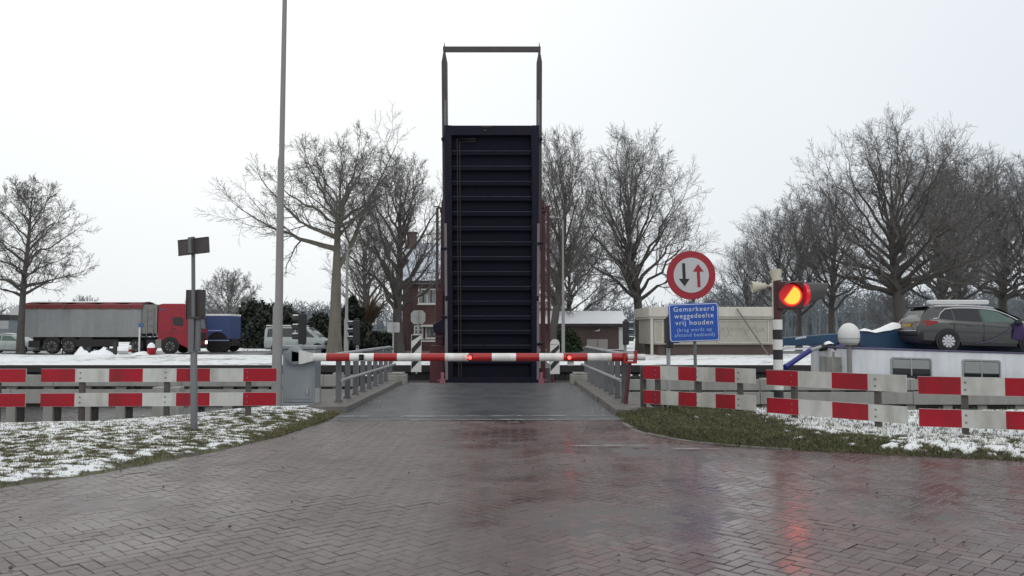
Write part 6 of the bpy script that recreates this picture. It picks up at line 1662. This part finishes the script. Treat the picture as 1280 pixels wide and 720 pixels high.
    b = MB(); b.lathe([(.02,0),(.14,.05),(.16,.2),(.05,.3)], (xf-1.0, Y+1.2, zt+.001), 12); b.build('roof_beacon', M['stripe_white'], t, smooth=50)
lorry()
def blue_lorry():
    Y = 61.0; xa, xb = px(236, Y), px(287, Y)
    t = thing('trailer', 'blue curtain sided trailer with a snowy roof edge, half hidden behind the red tractor unit', 'trailer', ((xa+xb)/2, Y+1.25, ZR))
    b = MB(); b.box(xa, xb, Y, Y+2.5, 1.0, pz(395, Y)); b.build('body', M['truck_blue'], t, bevel=.03)
    b = MB(); b.box(xa, xb, Y-.03, Y+2.53, pz(395, Y)+.002, pz(392.5, Y)); b.build('snow_roof', M['snow'], t, bevel=.02)
    b = MB(); b.box(xa, xb, Y-.02, Y-.002, pz(426, Y), pz(425, Y)); b.box(px(260, Y), px(277, Y), Y-.008, Y-.002, pz(413.8, Y), pz(412.6, Y)); b.build('pale_stripes', M['sign_text_faint'], t)
    b = MB(); b.prism([(px(280, Y), pz(412, Y)), (px(285, Y), pz(406, Y)), (px(286, Y), pz(407, Y)), (px(281, Y), pz(413, Y))], Y-.008, Y-.002); b.build('pale_mark', M['tail_red_dull'], t)
    b = MB(); b.box(xa, xb, Y+.5, Y+2, .5, .99); b.box(xa, px(259, Y), Y+.02, Y+.1, .35, .9); b.build('chassis', M['chassis'], t)
    b = MB(); b.lathe([(.78, -.01), (.78, .01)], (px(272, Y), Y-.003, ZR+.72), 24, axis='Y'); b.build('wheel_arch', M['black'], t)
    for u in (265, 279):
        for yy, sg in ((Y+.2, -1), (Y+2.3, 1)): wheel(t, (px(u, Y), yy, ZR+.5), .5, .36, M['chassis'], Matrix.Identity(4), sg, 8)
blue_lorry()
VAN = [(0,.45,.95,1.0,.82,.76),(.04,.32,1.08,1.78,.90,.74),(.12,.28,1.10,1.90,.93,.76),(1.0,.25,1.10,1.95,.95,.78),(2.6,.25,1.10,1.95,.95,.78),(3.2,.25,1.10,1.88,.95,.77),(3.75,.25,1.08,1.52,.95,.74),(4.15,.25,1.05,1.14,.94,.72),(4.5,.25,.95,1.02,.92,.68),(4.8,.30,.78,.86,.86,.6),(4.9,.40,.60,.64,.76,.5)]
def van():
    Y = 58.0; xa = px(329.5, Y)
    T = Matrix.Translation((xa, Y+.95, ZR)) @ Matrix.Rotation(0, 4, 'Z') @ Matrix.Diagonal((.95, 1, .97, 1))
    t = thing('camper_van', 'silver green camper van with a white roof, behind the tall lamp post', 'van', (xa+2.4, Y+.95, ZR))
    b = MB(); vs, fs = body_mesh(VAN); b.add(vs, fs); xform(b, T).build('body', M['van_silver'], t, smooth=40)
    for sg in (-1, 1):
        for lo, hi in (([(.22,.10),(1.05,.10)], [(.28,.88),(1.05,.88)]), ([(1.12,.10),(2.25,.10)], [(1.12,.88),(2.25,.88)]), ([(2.34,.10),(3.78,.12)], [(2.34,.88),(3.05,.86)])):
            xform(side_window(VAN, (lo, hi), sg, .01), T).build('side_window', M['glass_grey'], t)
        for wx in (.95, 4.0):
            b = MB(); b.lathe([(.40, -.01), (.40, .01)], (wx, sg*.945, .34), 24, axis='Y'); xform(b, T).build('wheel_arch', M['black'], t)
            wheel(t, (wx, sg*.85, .325), .325, .22, M['rim'], T, sg)
        b = MB(); b.prism([(4.42,.72),(4.74,.70),(4.68,.92),(4.46,.94)], sg*.84, sg*.90); xform(b, T).build('headlamp', M['curtain'], t, bevel=.02)
    b = MB(); b.box(.1, 2.9, -.74, .74, 1.955, 2.04); xform(b, T).build('roof', M['van_white'], t, bevel=.03)
    b = MB(); b.add([(3.24,-.68,1.87),(3.24,.68,1.87),(4.12,.68,1.17),(4.12,-.68,1.17)], [(0,3,2,1)]); b.v = [(p[0]+.02,p[1],p[2]+.02) for p in b.v]; xform(b, T).build('windscreen', M['glass_grey'], t)
    b = MB(); b.box(4.82, 4.95, -.7, .7, .42, .58); xform(b, T).build('bumper', M['chassis'], t, bevel=.03)
van()
def left_car():
    Y = 57.0; xa = px(-36, Y)
    T = Matrix.Translation((xa, Y+.9, ZR)) @ Matrix.Diagonal((1.0, 1, .92, 1))
    st = [list(s) for s in CAR]
    t = thing('parked_car', 'light car with a snowy roof cut off by the left edge of the photo', 'car', (xa+2.3, Y+.9, ZR))
    b = MB(); vs, fs = body_mesh(CAR); b.add(vs, fs); xform(b, T).build('body', M['van_silver'], t, smooth=38)
    for sg in (-1, 1):
        for lo, hi in (([(.62,.1),(1.12,.06)], [(.8,.8),(1.12,.86)]), ([(1.16,.06),(2.02,.05)], [(1.16,.87),(1.98,.9)]), ([(2.07,.05),(3.22,.1)], [(2.04,.9),(2.62,.86)])):
            xform(side_window(CAR, (lo, hi), sg), T).build('side_window', M['glass_green'], t)
        for wx in (.9, 3.56): wheel(t, (wx, sg*.83, .325), .325, .22, M['rim'], T, sg)
    b = MB(); vs = []
    for i in range(9):
        for j in range(5): x = lerp(.5, 2.6, i/8); vs.append((x, lerp(-.56, .56, j/4), section(CAR, x)[3]+.03+.03*math.sin(math.pi*i/8)))
    b.add(vs, [(i*5+j, (i+1)*5+j, (i+1)*5+j+1, i*5+j+1) for i in range(8) for j in range(4)]); xform(b, T).build('snow_cover', M['snow'], t, smooth=60)
    b = MB(); b.add([(3.7,-.5,1.02),(3.7,.5,1.02),(4.3,.45,.90),(4.3,-.45,.90)], [(0,3,2,1)]); xform(b, T).build('snow_patch', M['snow'], t)
left_car()

# ================================================================== SMALL ROADSIDE THINGS ON THE FAR BANK
def far_lamp(u, v0, Y, arm, label, r=.06, dbl=False):
    x = px(u, Y); zt = pz(v0, Y); t = thing('street_lamp', label, 'street lamp', (x, Y, .05), 0)
    b = MB(); b.tube([(x, Y, -.1), (x, Y, zt*.38), (x, Y, zt*.40), (x, Y, zt)], [r*1.5, r*1.4, r, r*.75], 10); b.build('pole', M['pole_grey'], t, smooth=30)
    for s in ((arm, -arm) if dbl else (arm,)):
        b = MB(); b.tube([(x, Y, zt), (x+s*.3, Y, zt+.18), (x+s, Y, zt+.22)], r*.6, 8); b.build('arm', M['pole_grey'], t, smooth=40)
        b = MB(); b.prism([(x+s*.9, zt+.16), (x+s*1.5, zt+.19), (x+s*1.5, zt+.27), (x+s*1.0, zt+.30)], Y-.12, Y+.12); b.build('lamp_head', M['galv'], t, bevel=.02)
far_lamp(433, 316, 44, .28, 'grey street lamp with a short arm, in front of the pale tree trunk', .085)
far_lamp(704, 276, 48, -.55, 'thin tall street lamp with its arm reaching left, right of the bridge leaf', .07)
far_lamp(449, 345, 60, .3, 'small dark double armed street lamp between the two left trees', .04, True)
def pale_sign(u0, u1, v0, v1, Y, label, octo=False):
    x0, x1, z0, z1 = px(u0, Y), px(u1, Y), pz(v1, Y), pz(v0, Y); xm = (x0+x1)/2
    t = thing('road_sign', label, 'road sign', (xm, Y, .05), 0, 'pale backs of road signs beyond the bridge')
    c = (x1-x0)*(.2 if octo else .05)
    b = MB(); b.prism([(x0+c,z0),(x1-c,z0),(x1,z0+c),(x1,z1-c),(x1-c,z1),(x0+c,z1),(x0,z1-c),(x0,z0+c)], Y, Y+.03); b.build('plate', M['sign_back_pale'], t)
    b = MB(); b.tube([(xm, Y-.04, -.1), (xm, Y-.04, z1-.05)], .035, 8); b.box(xm-.12, xm+.12, Y-.02, Y-.002, (z0+z1)/2-.03, (z0+z1)/2+.03); b.build('pole', M['galv'], t, smooth=40)
pale_sign(484, 499.5, 403, 415.5, 41, 'pale rectangular back of a road sign left of the hazard board')
pale_sign(513.5, 531.5, 388, 405, 39.5, 'pale chamfered back of a road sign beside the red bridge tower', True)
def bollard(u, v0, Y, label):
    x = px(u, Y); zt = pz(v0, Y); t = thing('bollard', label, 'bollard', (x, Y, .1), 0, 'roadside bollards on the far bank')
    b = MB(); n = 4
    for k in range(n): b.tube([(x, Y, lerp(0, zt, k/n)), (x, Y, lerp(0, zt, (k+1)/n))], .09, 10, k % 2)
    b.build('post', [M['board_red'], M['stripe_white']], t, smooth=40); b = MB(); b.lathe([(.10, 0), (.08, .05), (.01, .08)], (x, Y, zt), 10); b.build('cap', M['snow'], t, smooth=60)
bollard(163, 433, 50.5, 'slim red and white bollard in front of the grey trailer')
b = MB(); x = px(190, 50.5); b.lathe([(.15,0),(.25,.2),(.27,.45),(.16,.68),(.05,.74)], (x, 50.5, .1), 14, 0); b.lathe([(.24,.47),(.2,.66),(.06,.78)], (x, 50.45, .12), 14, 1)
tag(b.build('bollard', [M['board_red'], M['snow']], smooth=50), 'stout snow capped red and white bollard below the red tractor unit', 'bollard', 'roadside bollards on the far bank')
x = px(174.5, 51); t = thing('marker_post', 'thin white post with a small blue sign in front of the trailer headboard', 'marker post', (x, 51, .1))
b = MB(); b.tube([(x, 51, 0), (x, 51, pz(407, 51))], .05, 8); b.build('post', M['stripe_white'], t)
b = MB(); b.box(x-.05, x+.28, 50.93, 50.95, pz(409, 51), pz(404, 51)); b.build('plate', M['truck_blue'], t)
b = MB(); x = px(144.5, 51); b.box(x-.1, x+.1, 50.9, 51.1, 0, .95); b.box(x-.55, x-.1, 50.95, 51.05, .2, .55); tag(b.build('bench_post', M['quay'], bevel=.02), 'short dark post with a side plate standing in the snow before the trailer', 'post')
# low wire fence in front of the far road
t = thing('wire_fence', 'low wire fence with thin posts at the snowy road edge below the grey trailer', 'fence', (px(80, 51.4), 51.4, .15))
for u in (-30, 23, 79, 121):
    b = MB(); x = px(u, 51.4); b.tube([(x, 51.4, 0), (x, 51.4, .56)], .035, 6); b.build('post', M['quay'], t)
b = MB(); b.tube([(px(-60, 51.4), 51.4, .38), (px(142, 51.4), 51.4, .40)], .02, 6); b.build('wire', M['quay'], t)
def snow_heap(u, Y, w, h, seed, label):
    rnd = random.Random(seed); b = MB(); n, k = 14, 8; x0 = px(u, Y); vs = []
    for i in range(n+1):
        for j in range(k+1):
            a, c = i/n*2-1, j/k*2-1; r = max(0, 1-(a*a+c*c)**.5)
            vs.append((x0+a*w, Y+c*w*.6, .02 + h*(r**.7)*(1+.35*mnoise.noise((a*2+seed, c*2, 0)))))
    b.add(vs, [(i*(k+1)+j, (i+1)*(k+1)+j, (i+1)*(k+1)+j+1, i*(k+1)+j+1) for i in range(n) for j in range(k)]); tag(b.build('snow_heap', M['snow'], smooth=70), label, 'snow heap', 'ploughed snow heaps on the far bank')
snow_heap(103, 51.2, .55, .62, 1, 'pointed ploughed snow heap under the middle of the grey trailer')
snow_heap(130, 51.2, 1.1, .62, 2, 'broad ploughed snow heap beside the dark post')
snow_heap(178, 50.6, 1.1, .35, 3, 'flat ploughed snow heap at the foot of the thin white post')
